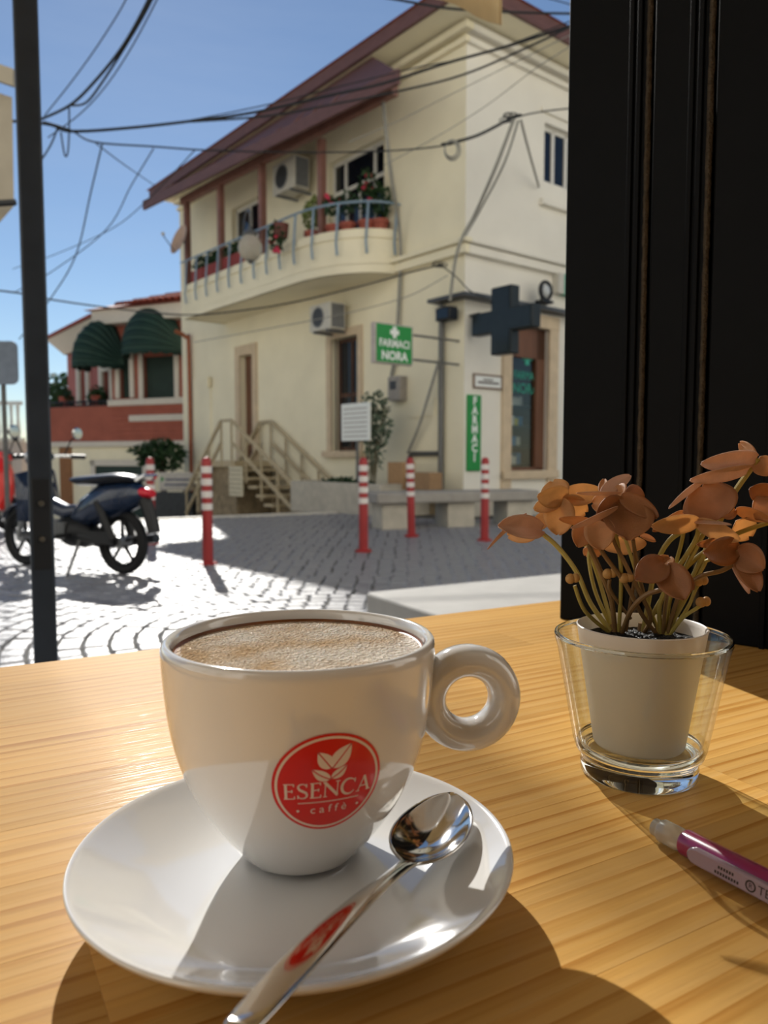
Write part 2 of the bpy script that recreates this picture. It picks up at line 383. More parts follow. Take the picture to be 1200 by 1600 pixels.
# balcony slab, rounded at the near end
BO = 1.0
def balc_path(o_extra=0.0, s_end=7.85, n=14):
    pts = [(s_end + o_extra * .3, 0.0), (s_end + o_extra * .3, BO + o_extra)]
    pts += [(4.6, BO + o_extra), (3.2, BO + o_extra)]
    for i in range(1, n + 1):
        a = math.pi / 2 * i / n; pts.append((3.2 - (1.6 + o_extra) * math.sin(a), (BO + o_extra) * math.cos(a)))
    return pts
MB().prism([(s, o) for s, o in balc_path()], 4.02, 4.16, LF).build('balcony_slab', cream, house, angle=25)
def ribbon(path, z0, z1, t, nm, m):
    b = MB(); n = len(path); inn = []
    for i, (s, o) in enumerate(path):
        p0 = Vector(path[max(i - 1, 0)]); p1 = Vector(path[min(i + 1, n - 1)]); d = (p1 - p0).normalized(); inn.append((s + d.y * t, o - d.x * t) if True else 0)
    rows = [[LF(s, o, z0) for s, o in path], [LF(s, o, z1) for s, o in path], [LF(s, o, z1) for s, o in inn], [LF(s, o, z0) for s, o in inn]]
    rows.append(rows[0]); b.grid(rows); return b.build(nm, m, house, angle=25)
ribbon(balc_path(), 4.0, 4.7, -.1, 'balcony_parapet', cream)
ribbon(balc_path(.03), 4.58, 4.72, -.16, 'balcony_coping', cream)
ribbon(balc_path(.025), 4.0, 4.14, -.06, 'balcony_moulding', cream)
# railing
rp_ = balc_path(.05)[1:]
rb = MB(); rb.tube(smoothpath([LF(s, o, 5.12 + zt(s) * .5) for s, o in rp_], 3), .022, 6); rb.build('handrail', rail_m, house)
acc = 0; last = None; path = [Vector(q) for q in rp_]
walk = []
for i in range(len(path) - 1):
    seg = (path[i + 1] - path[i]).length; nseg = max(1, int(seg / .05))
    for j in range(nseg): walk.append(path[i].lerp(path[i + 1], j / nseg))
walk.append(path[-1]); acc = .2; prev = walk[0]
for q in walk:
    acc += (q - prev).length; prev = q
    if acc >= .46:
        acc = 0; s, o = q
        MB().tube([LF(s, o + .03, 4.3), LF(s, o + .05, 4.5), LF(s, o, 5.11 + zt(s) * .5)], .021, 6).build('baluster', rail_m, house)
# upper windows
def window(fr, parent, s0, s1, z0, z1, o, rows, fw=.07, m=whitef, bars=None, nm='window'):
    """rows: list of (z fraction from, to, [column fractions])"""
    b = MB(); d = .06
    b.box(s0, s1, o - d, o, z1 - fw, z1, fr); b.box(s0, s1, o - d, o, z0, z0 + fw, fr); b.box(s0, s0 + fw, o - d, o, z0, z1, fr); b.box(s1 - fw, s1, o - d, o, z0, z1, fr)
    panes = []
    for f0, f1, cols in rows:
        za, zb = z0 + (z1 - z0) * f0, z0 + (z1 - z0) * f1
        if f0 > 0: b.box(s0, s1, o - d, o, za - fw / 2, za + fw / 2, fr)
        for i in range(len(cols) - 1):
            a, c = s0 + (s1 - s0) * cols[i], s0 + (s1 - s0) * cols[i + 1]
            if i: b.box(a - fw / 2, a + fw / 2, o - d, o, za, zb, fr)
            panes.append((a, c, za, zb))
    w_ = b.build(nm, m, parent, smooth=False)
    for a, c, za, zb in panes: MB().box(a + .005, c - .005, o - d * .6, o - d * .4, za + .005, zb - .005, fr).build('pane', paneg, w_, smooth=False)
    return w_
window(LF, house, *UW, -.12, [(0, .66, [0, .24, .5, .74, 1]), (.66, 1, [0, .24, .76, 1])])
window(LF, house, *LW, -.12, [(0, .5, [0, .5, 1]), (.5, 1, [0, .5, 1])])
window(RF, house, *RW, -.1, [(0, 1, [0, .38, .76, 1])])
MB().box(RW[0] - .12, RW[1] + .15, 0, .1, 5.1, 5.2, RF).build('window_ledge', cream2, house, bevel=.01)
MB().box(RW[0] - .1, RW[1] + .15, 0, .05, 6.6, 6.68, RF).build('window_head', cream2, house, bevel=.01)
# ground floor window with bars, door with stone surround
def surround(fr, h, t, nm, sill=True, m=trimc):
    b = MB(); s0, s1, z0, z1 = h
    b.box(s0 - t, s0, -.02, .035, z0, z1, fr); b.box(s1, s1 + t, -.02, .035, z0, z1, fr); b.box(s0 - t, s1 + t, -.02, .035, z1, z1 + t * 1.1, fr)
    if sill: b.box(s0 - t * 1.4, s1 + t * 1.4, -.02, .12, z0 - .12, z0, fr)
    return b.build(nm, m, house, bevel=.006)
surround(LF, GW, .14, 'window_surround'); surround(LF, GD, .2, 'door_surround', False)
gw = window(LF, house, *GW, -.16, [(0, .5, [0, .5, 1]), (.5, 1, [0, .5, 1])], m=wood_door)
for i in range(7):
    s = GW[0] + (GW[1] - GW[0]) * (i + .5) / 7; MB().tube([LF(s, -.06, GW[2]), LF(s, -.06, GW[3])], .009, 6).build('window_bar', blackm, house)
dr = MB().box(GD[0], GD[1], -.2, -.14, GD[2], GD[3], LF).build('house_door', wood_door, house, smooth=False)
for z0, z1 in ((1.0, 1.5), (1.6, 2.5), (2.6, 3.1)): MB().box(GD[0] + .08, GD[1] - .3, -.14, -.125, z0, z1, LF).build('door_panel', wood_door, dr, bevel=.008)
MB().box(GD[0] + .05, GD[0] + .2, -.14, -.128, 1.2, 3.0, LF).build('door_glass', paneg, dr)
# painted service door near the far end
s0, s1 = LF.hit(330, 600)[0], LF.hit(303, 600)[0]
sd = MB().box(s0, s1, -.01, .03, -.2, 2.85, LF).build('service_door', cream, house, bevel=.008); MB().box(s0 - .05, s0 + .05, .03, .12, 2.6, 2.85, LF).build('box_hinge', cream, sd)
# rubble foot of the wall
b = MB(); b.box(0, 10.2, 0, .06, -.95, .25, LF); b.build('plinth', rubble, house, bevel=.02)
MB().box(.0, 1.0, .002, .08, -.1, .4, RF).build('plinth', stone, house, bevel=.015)
# flat canopy over the pharmacy corner
MB().box(-.24, .6, 0, .24, 3.34, 3.4, LF).build('corner_canopy', M('canopy_metal', '55575a', .5, metal=.3), house, bevel=.01)
MB().box(.0, 3.2, 0, .24, 3.34, 3.41, RF).build('corner_canopy', MATS['canopy_metal'], house, bevel=.01)
# shop window: stone frame, brown jamb, glass and shelves
b = MB(); b.box(SW[0] - .22, SW[0], -.05, .05, -.02, SW[3] + .2, RF); b.box(SW[1], SW[1] + .24, -.05, .05, -.02, SW[3] + .2, RF); b.box(SW[0] - .22, SW[1] + .24, -.05, .06, SW[3], SW[3] + .22, RF); b.box(SW[0] - .22, SW[1] + .24, -.05, .1, SW[2] - .14, SW[2], RF)
b.build('shop_surround', trimc, house, bevel=.01)
b = MB(); b.box(SW[0], SW[0] + .05, -.16, -.06, SW[2], SW[3], RF); b.box(SW[1] - .22, SW[1], -.16, -.06, SW[2], SW[3], RF); b.box(SW[0], SW[1], -.16, -.06, SW[3] - .5, SW[3], RF); b.box(SW[0], SW[1], -.16, -.06, SW[2], SW[2] + .05, RF)
sf = b.build('shop_frame', wood_door, house, smooth=False)
clear = M('shop_glass', 'e8f0ee', .02, trans=1.0, ior=1.45, var=0)
MB().box(SW[0] + .05, SW[1] - .22, -.13, -.118, SW[2] + .05, SW[3] - .5, RF).build('shop_pane', clear, sf, smooth=False)
MB().box(SW[0] - .1, SW[1] + .1, -1.0, -.95, SW[2] - .2, SW[3] + .1, RF).build('shop_back_panel', M('shop_dark', '1d2426', .8), house, smooth=False)
shz = [.8, 1.12, 1.46, 1.8, 2.1]
for z in shz: MB().box(SW[0] - .05, SW[1] + .05, -.6, -.22, z - .02, z, RF).build('shop_shelf', M('shelf_dark', '20282a', .6), house, smooth=False)
# ================================================================== things on and around the corner house
# goods on the pharmacy shelves
pk = [M('pack_' + c, c, .5, var=.05) for c in ('d9d9d4', '4f86b8', 'c8584a', 'c9c36a', '9fb8b4', 'e2a35a')]
kinds = ['white', 'blue', 'red', 'yellow', 'grey green', 'orange']; levels = ['lowest', 'second lowest', 'middle', 'second highest']
ords = ['first', 'second', 'third', 'fourth', 'fifth', 'sixth', 'seventh', 'eighth', 'ninth', 'tenth', 'eleventh']
for li, z in enumerate(shz[:4]):
    s = SW[0] + .08; i = 0
    while s < SW[1] - .25:
        wd = random.uniform(.07, .12); hh = random.uniform(.13, .22); ci = random.choice([0, 0, 4, 1, 2, 3, 5]) if li in (1, 2) else random.choice([0, 0, 4, 1])
        b = MB().box(s, s + wd - .012, -.5, -.38, z, z + hh, RF); o = b.build('medicine_box', pk[ci], bevel=.004)
        tag(o, '%s medicine box, %s from left on the %s pharmacy shelf' % (kinds[ci], ords[i], levels[li]), 'box', 'boxes on the pharmacy shelves')
        s += wd; i += 1
# letters and cross on the shop glass
teal = M('window_lettering_green', '3fa58c', .5)
gs = thing('window_lettering', RF((SW[0] + SW[1]) / 2 - .1, -.1, 2.0), 'green cross and FARMACI NORA letters on the pharmacy glass', 'lettering')
def on(fr, s0, z0, o): return lambda x, y, h: fr(s0 + x, o + h, z0 + y)
s_, z_ = RF.hit(824, 558, -.11)
def cross_poly(r, t): return [(-t, -r), (t, -r), (t, -t), (r, -t), (r, t), (t, t), (t, r), (-t, r), (-t, t), (-r, t), (-r, -t), (-t, -t)]
MB().prism(cross_poly(.13, .05), 0, .006, lambda x, y, h: RF(s_ + x, -.117 + h, z_ + y)).build('cross', teal, gs, smooth=False)
lettering('word', 'FARMACI', .2, teal, gs, on(RF, s_ + .0, RF.hit(826, 588, -.11)[1], -.117), sx=.8, bold=.0)
lettering('word', 'NORA', .24, teal, gs, on(RF, s_ - .04, RF.hit(820, 608, -.11)[1], -.117), sx=.9)

# projecting green sign with brackets
sg = thing('pharmacy_sign', LF(.12, .1, 2.6), 'square green sign with white cross and FARMACI NORA on arms from the corner', 'sign')
PF = lambda s, y, z: LF(.12 + y, .2 + s, z)       # runs out of the wall
MB().box(.79, 1.5, -.05, .05, 2.26, 2.83, PF).build('sign_box', M('sign_edge', 'b7ada6', .5), sg, bevel=.008)
MB().box(.82, 1.48, -.058, -.05, 2.28, 2.81, PF).build('sign_face', greens, sg, smooth=False)
face = lambda cx, cz: (lambda x, y, h: PF(cx - x, -.058 - h, cz + y))
MB().prism(cross_poly(.08, .032), 0, .006, lambda x, y, h: PF(1.15 - x, -.058 - h, 2.71 + y)).build('cross', whitep, sg, smooth=False)
lettering('word', 'FARMACI', .15, whitep, sg, face(1.15, 2.545), sx=.92, bold=.004)
lettering('word', 'NORA', .17, whitep, sg, face(1.15, 2.37), sx=1.0, bold=.006)
for z in (2.72, 2.36): MB().tube([PF(.8, 0, z), PF(-.2, 0, z)], .018, 6).build('bracket_arm', steel, sg)
# big unlit cross
cr = thing('cross_sign', RF(.12, 0, 2.5), 'large dark unlit pharmacy cross jutting out at the corner', 'sign')
XF = lambda o, y, z: RF(.12 + y, o, z)
darkc = M('dark_cross', '1b2224', .45, var=.15)
MB().prism([(x + .72, y + 2.98) for x, y in cross_poly(.6, .2)], -.09, .09, lambda x, y, h: XF(x, h, 2.93 + (y - 2.98) * .82)).build('cross_body', darkc, cr, bevel=.012)
MB().prism([(x + .72, y + 2.98) for x, y in cross_poly(.57, .17)], -.1, -.09, lambda x, y, h: XF(x, h, 2.93 + (y - 2.98) * .82)).build('cross_face', M('dark_cross_face', '22292c', .25, var=.1), cr)
MB().tube([XF(0, 0, 3.1), XF(.2, 0, 3.1)], .03).build('wall_arm', steel, cr)
# vertical sign
z1_, z0_ = RF.hit(737, 617)[1], RF.hit(737, 736)[1]
sa, sb_ = RF.hit(728, 676)[0], RF.hit(749, 676)[0]
vsn = thing('vertical_sign', RF((sa + sb_) / 2, .01, z0_), 'tall narrow green sign spelling FARMACI downwards beside the shop window', 'sign')
MB().box(sa, sb_, .003, .04, z0_, z1_, RF).build('sign_board', greens, vsn, bevel=.01)
for i, ch in enumerate('FARMACI'):
    lettering('letter', ch, .17, whitep, vsn, on(RF, (sa + sb_) / 2, z1_ - .1 - i * (z1_ - z0_ - .16) / 7, .04), bold=.008)
# small framed plate
pa, pz = RF.hit(738, 583); pb, pz0 = RF.hit(783, 610)
pl = thing('wall_plate', RF((pa + pb) / 2, .02, pz0), 'small white framed plate on the wall above the vertical green sign', 'sign')
MB().box(pa, pb, .003, .025, pz0, pz, RF).build('plate', whitep, pl, bevel=.004)
b = MB()
for q in ((pa, pb, pz - .03, pz), (pa, pb, pz0, pz0 + .03), (pa, pa + .03, pz0, pz), (pb - .03, pb, pz0, pz)): b.box(q[0], q[1], .003, .035, q[2], q[3], RF)
b.build('plate_frame', M('plate_frame', '8b7563', .5), pl)
ink = M('faded_ink', '6d6560', .6)
MB().box(pa + .1, pb - .08, .025, .027, pz0 + .08, pz0 + .115, RF).build('text_line', ink, pl); MB().box(pa + .22, pb - .22, .025, .027, pz - .1, pz - .075, RF).build('text_line', ink, pl)
# faint plaque on the long side
q0 = LF.hit(642, 633); q1 = LF.hit(680, 650)
pq = thing('wall_plaque', LF(q0[0], .01, q1[1]), 'faint cream plaque on the wall left of the grey drainpipe', 'plaque')
MB().box(q1[0], q0[0], .001, .02, q1[1], q0[1] + .08, LF).build('plaque_board', cream, pq, bevel=.004)
# floodlight on the drainpipe, lamp on the canopy
fl = thing('floodlight', LF(.45, .2, 3.05), 'black box floodlight above the grey drainpipe at the corner', 'floodlight')
sx_, zx_ = LF.hit(697, 491, .2)
MB().box(sx_ - .16, sx_ + .16, .1, .28, zx_ - .1, zx_ + .1, LF).build('housing', blackm, fl, bevel=.015); MB().box(sx_ - .13, sx_ + .13, .28, .29, zx_ - .07, zx_ + .07, LF).build('lamp_glass', paneg, fl); MB().box(sx_ - .03, sx_ + .03, 0, .1, zx_ - .03, zx_ + .03, LF).build('bracket', blackm, fl)
wl = thing('canopy_lamp', RF(1.75, .3, 3.42), 'black hooded lamp standing on the canopy over the shop window', 'lamp')
sx2, zx2 = RF.hit(855, 470, .35)
b = MB(); b.box(sx2 - .13, sx2 + .13, .2, .38, 3.42, 3.47, RF); b.box(sx2 - .1, sx2 - .06, .28, .32, 3.45, 3.75, RF); b.build('stand', blackm, wl, bevel=.008)
MB().torus(.14, .03, 18, 8, lambda x, y, z: RF(sx2 + .02 + x, .3 + z, 3.63 + y)).build('hood', blackm, wl)
MB().ball((0, 0, 0), .1, .05, .1, fn=lambda x, y, z: RF(sx2 + .02 + x, .3 + y, 3.63 + z)).build('lens', M('lamp_lens', 'b9bcbc', .2), wl)
# green box sign at the right edge of the house front
g0 = RF.hit(872, 430); g1 = RF.hit(893, 466)
gsn = thing('lit_box_sign', RF(g0[0], .1, g1[1]), 'green and white box sign high on the front wall next to the black window', 'sign')
MB().box(g0[0] - .15, g0[0], .003, .14, g1[1], g0[1], RF).build('white_edge', acw, gsn, bevel=.005); MB().box(g0[0], g1[0] + .5, .003, .14, g1[1], g0[1], RF).build('green_face', M('sign_teal', '2f9a78', .45), gsn, bevel=.005)
# drainpipes
b = MB(); ps = LF.hit(690, 600, .06)[0]
b.tube([LF(ps, .07, 3.32), LF(ps, .07, .1)], .045, 8); tag(b.build('drainpipe', steel), 'dark grey drainpipe down the wall near the pharmacy corner', 'pipe')
b = MB(); b.tube([LF(ps + .08, .05, .98), LF(ps + .75, .05, .98)], .04, 8); b.tube([LF(ps + .75, .05, .98), LF(ps + .9, .05, .7)], .03, 8); tag(b.build('wall_pipe', steel), 'short level grey pipe low on the wall behind the stone bench', 'pipe')
ps2 = LF.hit(296, 600, .08)[0]
b = MB(); b.tube(smoothpath([LF(ps2 + .1, .4, 4.05), LF(ps2, .15, 3.9), LF(ps2, .08, 3.5), LF(ps2, .08, -.9)], 4), .05, 8); tag(b.build('copper_downpipe', M('copper_pipe', '9a5a3c', .5, metal=.3)), 'copper brown downpipe at the far end of the cream house', 'pipe')
# air conditioners
def aircon(s0, s1, z0, z1, o, label):
    t = thing('air_conditioner', LF(s0, 0, z0), label, 'air conditioner', 'air conditioners on the cream house')
    MB().box(s0, s1, o - .34, o, z0, z1, LF).build('case', acw, t, bevel=.012)
    MB().box(s0 - .004, s0, o - .31, o - .03, z0 + .03, z1 - .03, LF).build('side_grille', acg, t)
    cs, cz_ = s0 + (s1 - s0) * .58, (z0 + z1) / 2
    MB().torus((z1 - z0) * .36, .014, 24, 6, lambda x, y, z: LF(cs + x, o + .005 + z, cz_ + y)).build('fan_ring', acg, t)
    MB().lathe([(.0, 0), ((z1 - z0) * .34, 0), ((z1 - z0) * .34, .008), (0, .008)], 24, fn=lambda x, y, z: LF(cs + x, o + z, cz_ + y)).build('fan', acd, t)
    for k in (.2, .8): MB().box(s0 + (s1 - s0) * k - .02, s0 + (s1 - s0) * k + .02, 0, o, z0 - .04, z0, LF).build('bracket', acg, t)
aircon(2.95, 3.62, 3.24, 3.72, .45, 'grey air conditioner under the balcony above the barred window')
aircon(4.05, 4.85, 6.02, 6.6, .48, 'white air conditioner high on the upper wall between the balcony windows')
# electricity meter box and conduit
m0 = LF.hit(617, 590); m1 = LF.hit(636, 626)
mt = thing('meter_box', LF(m0[0], 0, m1[1]), 'small grey meter box on the wall below the green sign', 'meter box')
MB().box(m1[0], m0[0], .001, .16, m1[1], m0[1], LF).build('box_case', M('meter_grey', '9a938a', .6), mt, bevel=.01); MB().box(m1[0] + .1, m0[0] - .06, .16, .165, m0[1] - .22, m0[1] - .08, LF).build('dial_window', acd, mt)
def wcable(name, pts, r, label, m=cable_g, cat='cable', k=6):
    tag(MB().tube(smoothpath(pts, k), r, 6).build(name, m), label, cat)
LP = lambda px, py, o=.06: LF(LF.hit(px, py, o)[0], o, LF.hit(px, py, o)[1])
RP = lambda px, py, o=.06: RF(RF.hit(px, py, o)[0], o, RF.hit(px, py, o)[1])
wcable('cable_conduit', [LP(598, 150, .9), LP(603, 200, .8), LP(611, 270, .6), LP(622, 340, .2), LP(626, 400, .08), LP(622, 500, .06), LP(617, 560, .06), LP(612, 590, .06), LP(620, 606, .1)], .03, 'thick grey conduit running down the wall past the right end of the balcony')
wcable('wall_cable', [LP(687, 560, .14), LP(672, 610, .14), LP(655, 665, .14), LP(637, 708, .1)], .022, 'grey cable slanting down the wall left of the drainpipe')
wcable('drop_cable', [RP(803, 186, 1.2), RP(775, 260, .9), RP(742, 335, .4), P(722, 372, 11.6), P(711, 410, 11.7), P(703, 470, 11.8)], .026, 'grey cable bundle dropping from the wire knot to the house corner')
wcable('drop_cable', [RP(810, 188, 1.2), RP(788, 255, .9), RP(752, 325, .4), P(727, 368, 11.6)], .016, 'thinner grey cable beside the bundle at the house corner')
wcable('drop_cable', [RP(814, 188, 1.2), RP(826, 235, .6), RP(842, 292, .06)], .018, 'short grey cable dropping to the wall left of the upper front window')
# balcony pots and plants
def leaves(b, c, rx, ry, rz, n, sz, fn=ident):
    for _ in range(n):
        while True:
            q = Vector((random.uniform(-1, 1), random.uniform(-1, 1), random.uniform(-1, 1)))
            if q.length < 1: break
        p_ = Vector(fn(c[0] + q.x * rx, c[1] + q.y * ry, c[2] + q.z * rz))
        a = Vector((random.uniform(-1, 1), random.uniform(-1, 1), random.uniform(-.3, 1))).normalized(); s = a.cross(Vector((random.uniform(-1, 1), random.uniform(-1, 1), random.uniform(-1, 1)))).normalized()
        l = sz * random.uniform(.7, 1.3); b.add([p_ - a * l, p_ + s * l * .45, p_ + a * l, p_ - s * l * .45], [(0, 1, 2, 3)])
pot_words = ['first', 'second', 'third', 'fourth', 'fifth']
for i, px in enumerate((488, 521, 544, 573, 594)):
    o_ = (.7, .62, .5, .34, .19)[i]
    s, _ = LF.hit(px, 350, o_); t = thing('potted_plant', LF(s, o_, 4.72), '%s red pot from left on the rounded balcony end, %s' % (pot_words[i], ['olive bush', 'low dark leaves', 'thin stems', 'pink flowers', 'drooping leaves'][i]), 'potted plant', 'red pots on the rounded balcony end')
    b = MB(); b.lathe([(0, 4.68), (.105, 4.68), (.135, 4.85), (.155, 4.85), (.155, 4.92), (.13, 4.92), (.125, 4.88), (0, 4.88)], 16, fn=lambda x, y, z: LF(s + x, o_ + y, z)); b.build('pot', terra, t)
    b = MB(); leaves(b, (s, o_, 5.25 if i != 3 else 5.4), .2, .18, [.3, .16, .22, .42, .3][i], [160, 70, 50, 130, 120][i], .07, LF); b.build('foliage', leafo if i == 0 else leafg, t, smooth=False)
    if i in (3, 1):
        b = MB()
        for _ in range(7): b.ball((s + random.uniform(-.12, .12), o_ + random.uniform(-.1, .1), 5.3 + random.uniform(-.1, .5) * (1 if i == 3 else .3)), .045, n=7, m=5, fn=LF)
        b.build('blossom', flower, t)
# hanging basket plant at the balcony bend
s, _ = LF.hit(448, 385, 1.08); t = thing('hanging_planter', LF(s, 1.1, 4.75), 'brown planter with pink flowers hooked outside the balcony rail', 'potted plant')
MB().lathe([(0, 4.78), (.12, 4.78), (.15, 5.02), (.13, 5.02), (.11, 4.98), (0, 4.98)], 14, fn=lambda x, y, z: LF(s + x, 1.2 + y, z)).build('pot', M('brown_pot', '6d4038', .7), t)
b = MB(); leaves(b, (s, 1.28, 4.8), .2, .14, .3, 130, .06, LF); b.build('foliage', leafg, t, smooth=False)
b = MB()
for _ in range(6): b.ball((s + random.uniform(-.15, .15), 1.33, 4.7 + random.uniform(-.2, .2)), .04, n=7, m=5, fn=LF)
b.build('blossom', flower, t)
# boxes along the left part
bw = ['by the far post', 'second from the far post', 'third from the far post', 'nearest the glass globe']
for i in range(4):
    s = 7.35 - i * .62; t = thing('flower_box', LF(s, .75, 4.7), 'red flower box with dark plants behind the balcony rail, %s' % bw[i], 'flower box', 'red flower boxes on the balcony')
    MB().box(s - .29, s + .29, .68, .92, 4.68, 5.02, LF).build('box', M('flower_box_red', '8e3a34', .7, var=.1), t, bevel=.012)
    b = MB(); leaves(b, (s, .8, 5.15), .32, .16, .16, 130, .06, LF); b.build('foliage', leafg, t, smooth=False)
# satellite dish
sp = LF.hit(283, 372, .5); dish = thing('satellite_dish', LF(8.3, .6, 4.9), 'tan satellite dish seen edge-on at the far end of the balcony', 'satellite dish')
dc = P(279, 374, 17.2); dn = Vector((-.72, -.62, .3)).normalized(); d1 = dn.cross(Vector((0, 0, 1))).normalized(); d2 = d1.cross(dn)
prof = [(0, -.09), (.14, -.075), (.26, -.035), (.33, 0), (.335, .006), (.26, -.022), (.14, -.062), (0, -.077)]
MB().lathe(prof, 28, fn=lambda x, y, z: dc + d1 * x + d2 * y + dn * z).build('dish', M('dish_tan', 'b99a80', .5), dish)
MB().tube([dc - d2 * .3, dc + dn * .36 - d2 * .08], .012, 6).build('feed_arm', blackm, dish); MB().ball(tuple(dc + dn * .36 - d2 * .06), .04).build('feed_horn', acw, dish)
MB().tube([dc - dn * .08, LF(7.85, .9, dc.z), LF(7.85, .9, 4.75)], .022, 6).build('mast', steel, dish)
# glass globe lamp on a bracket from the balcony
gp = P(391, 388, 13.0); gl = thing('globe_lamp', (gp.x, gp.y, gp.z - .3), 'hanging clear glass globe street lamp in front of the balcony', 'street lamp')
globe = M('globe_glass', 'cfc9bb', .1, trans=.5, var=.05, ior=1.1)
MB().lathe([(0, -.21), (.08, -.2), (.16, -.13), (.2, -.03), (.195, .06), (.15, .15), (.1, .2), (.09, .22)], 22, gp).build('globe', globe, gl)
MB().lathe([(.11, .2), (.12, .22), (.1, .27), (.05, .3), (.03, .36), (0, .36)], 16, gp).build('cap', steel, gl)
MB().lathe([(0, -.26), (.03, -.25), (.045, -.22), (.07, -.2), (.0, -.19)], 12, gp).build('finial', steel, gl)
s7, _ = LF.hit(391, 350, .5)
q7 = Frame.pt(LF, s7 - .6, 1.03, 5.05)
MB().tube(smoothpath([gp + Vector((0, 0, .34)), gp + Vector((0, 0, .6)), gp.lerp(q7, .5) + Vector((0, 0, .55)), q7], 5), .018, 6).build('bracket_arm', steel, gl)
# outside stair with rails
stm = M('stair_paint', 'b3a486', .7, var=.1); stair = thing('outside_stair', LF(5.9, .6, -.95), 'cream outside stair with two flights and slanting rails at the house door', 'stairs')
MB().box(5.6, 7.3, .06, 1.0, .72, .85, LF).build('landing', stm, stair, bevel=.01); MB().box(5.7, 7.2, .06, .9, -.95, .72, LF).build('landing_base', rubble, stair)
nst = 10
for i in range(nst): MB().box(5.6 - (i + 1) * .3, 5.6 - i * .3 + .03, .06, 1.0, .85 - (i + 1) * .165 - .05, .85 - (i + 1) * .165, LF).build('tread', stm, stair)
for i in range(8): MB().box(7.3 + i * .22 - .02, 7.3 + (i + 1) * .22, .06, 1.0, .85 - (i + 1) * .2 - .05, .85 - (i + 1) * .2, LF).build('tread', stm, stair)
for o in (.08, 1.0):
    for dz in (0, -.45):
        MB().tube([LF(5.7, o, 1.68 + dz), LF(2.5, o, -.05 + dz)], .04, 6).build('rail', stm, stair)
        MB().tube([LF(6.15, o, 1.68 + dz), LF(8.55, o, -.45 + dz)], .04, 6).build('rail', stm, stair)
    MB().tube([LF(5.7, o, 1.68), LF(6.15, o, 1.68)], .03, 6).build('rail', stm, stair)
    for k in range(6):
        s = 5.7 - k * .6; z = 1.68 - k * .6 * .5406; MB().tube([LF(s, o, z), LF(s, o, max(z - .95, -.95))], .025, 6).build('rail_post', stm, stair)
    for k in range(5):
        s = 6.15 + k * .58; z = 1.68 - k * .58 * .8875; MB().tube([LF(s, o, z), LF(s, o, max(z - .95, -.95))], .025, 6).build('rail_post', stm, stair)
n0 = P(368, 750, 15.6)
nb = thing('notice_board', (n0.x, n0.y, 0), 'small cream slatted notice hung on the front of the outside stair', 'sign')
sN, zN = LF.hit(368, 752, 1.08)
MB().box(sN - .28, sN + .28, 1.05, 1.08, zN - .3, zN + .3, LF).build('board', M('notice_cream', 'c8bfa4', .6), nb, bevel=.005)
for k in range(6): MB().box(sN - .24, sN + .24, 1.08, 1.085, zN - .24 + k * .09, zN - .22 + k * .09, LF).build('text_line', M('notice_ink', '9a917c', .7), nb)
# planter wall with oleander, white board, cartons, bench
pl0 = LF.hit(528, 770, 1.0)[0]
pt = thing('stone_planter', LF(2.2, .6, 0), 'low stone planter wall against the house under the barred window', 'planter')
b = MB(); b.box(.7, 3.3, .95, 1.1, -.05, .5, LF); b.box(3.15, 3.3, .06, .95, -.05, .5, LF); b.box(.7, .85, .06, .95, -.05, .5, LF); b.build('planter_wall', stone, pt, bevel=.012)
MB().box(.85, 3.15, .06, .95, .3, .42, LF).build('soil', M('planter_soil', '4a3d30', .95, bump=.5), pt, smooth=False)
b = MB(); leaves(b, (2.0, .8, .5), .75, .1, .08, 160, .06, LF); b.build('ground_cover', leafg, pt, smooth=False)
sO = LF.hit(583, 700, .6)[0]; ol = thing('oleander_bush', LF(sO, .6, .42), 'upright grey green bush with thin stems in the stone planter', 'bush')
for k in range(9):
    a = random.uniform(-1, 1); MB().tube(smoothpath([LF(sO + a * .06, .6, .4), LF(sO + a * .15, .6 + random.uniform(-.1, .1), 1.0), LF(sO + a * .38, .6 + random.uniform(-.15, .15), 1.75)], 4), .01, 5).build('stem', M('bush_stem', '6d6650', .8), ol)
b = MB(); leaves(b, (sO, .6, 1.5), .42, .22, .55, 420, .06, LF); leaves(b, (sO, .6, 1.0), .25, .18, .4, 90, .05, LF); b.build('foliage', leafgrey, ol, smooth=False)
w0 = LF.hit(534, 632, .9); w1 = LF.hit(578, 688, .9)
wbd = thing('white_board', LF((w0[0] + w1[0]) / 2, .9, w1[1]), 'white text board on a post behind the bush, in front of the barred window', 'sign')
MB().box(w1[0], w0[0], .88, .91, w1[1], w0[1], LF).build('board', whitep, wbd, bevel=.004)
for k in range(7): MB().box(w1[0] + .06, w0[0] - .06, .91, .914, w1[1] + .06 + k * .075, w1[1] + .085 + k * .075, LF).build('text_line', M('board_ink', 'b5b2ab', .7), wbd)
MB().box((w0[0] + w1[0]) / 2 - .02, (w0[0] + w1[0]) / 2 + .02, .85, .88, .38, w0[1] - .1, LF).build('board_post', steel, wbd)
for (xa, xb, ya, yb, lab, c) in ((610, 634, 722, 762, 'upright brown carton standing in the stone planter left of the other', 'a5825c'), (648, 676, 738, 765, 'squat brown carton in the stone planter near the drainpipe', '9a7a58')):
    a = LF.hit(xa, ya, .6); c_ = LF.hit(xb, yb, .6); zb = .42
    t = thing('carton', LF(a[0], .6, zb), lab, 'carton'); MB().box(c_[0], a[0], .4, .66, zb, max(zb + .25, a[1]), LF).build('box', M('carton_' + c, c, .8, var=.08), t, bevel=.006)
    MB().box(c_[0], a[0], .5, .55, max(zb + .25, a[1]) - .001, max(zb + .25, a[1]) + .002, LF).build('tape', M('tape', 'b59a70', .4), t)
bn = thing('stone_bench', (.7, 9.9, 0), 'long grey stone bench in the shade in front of the pharmacy', 'bench')
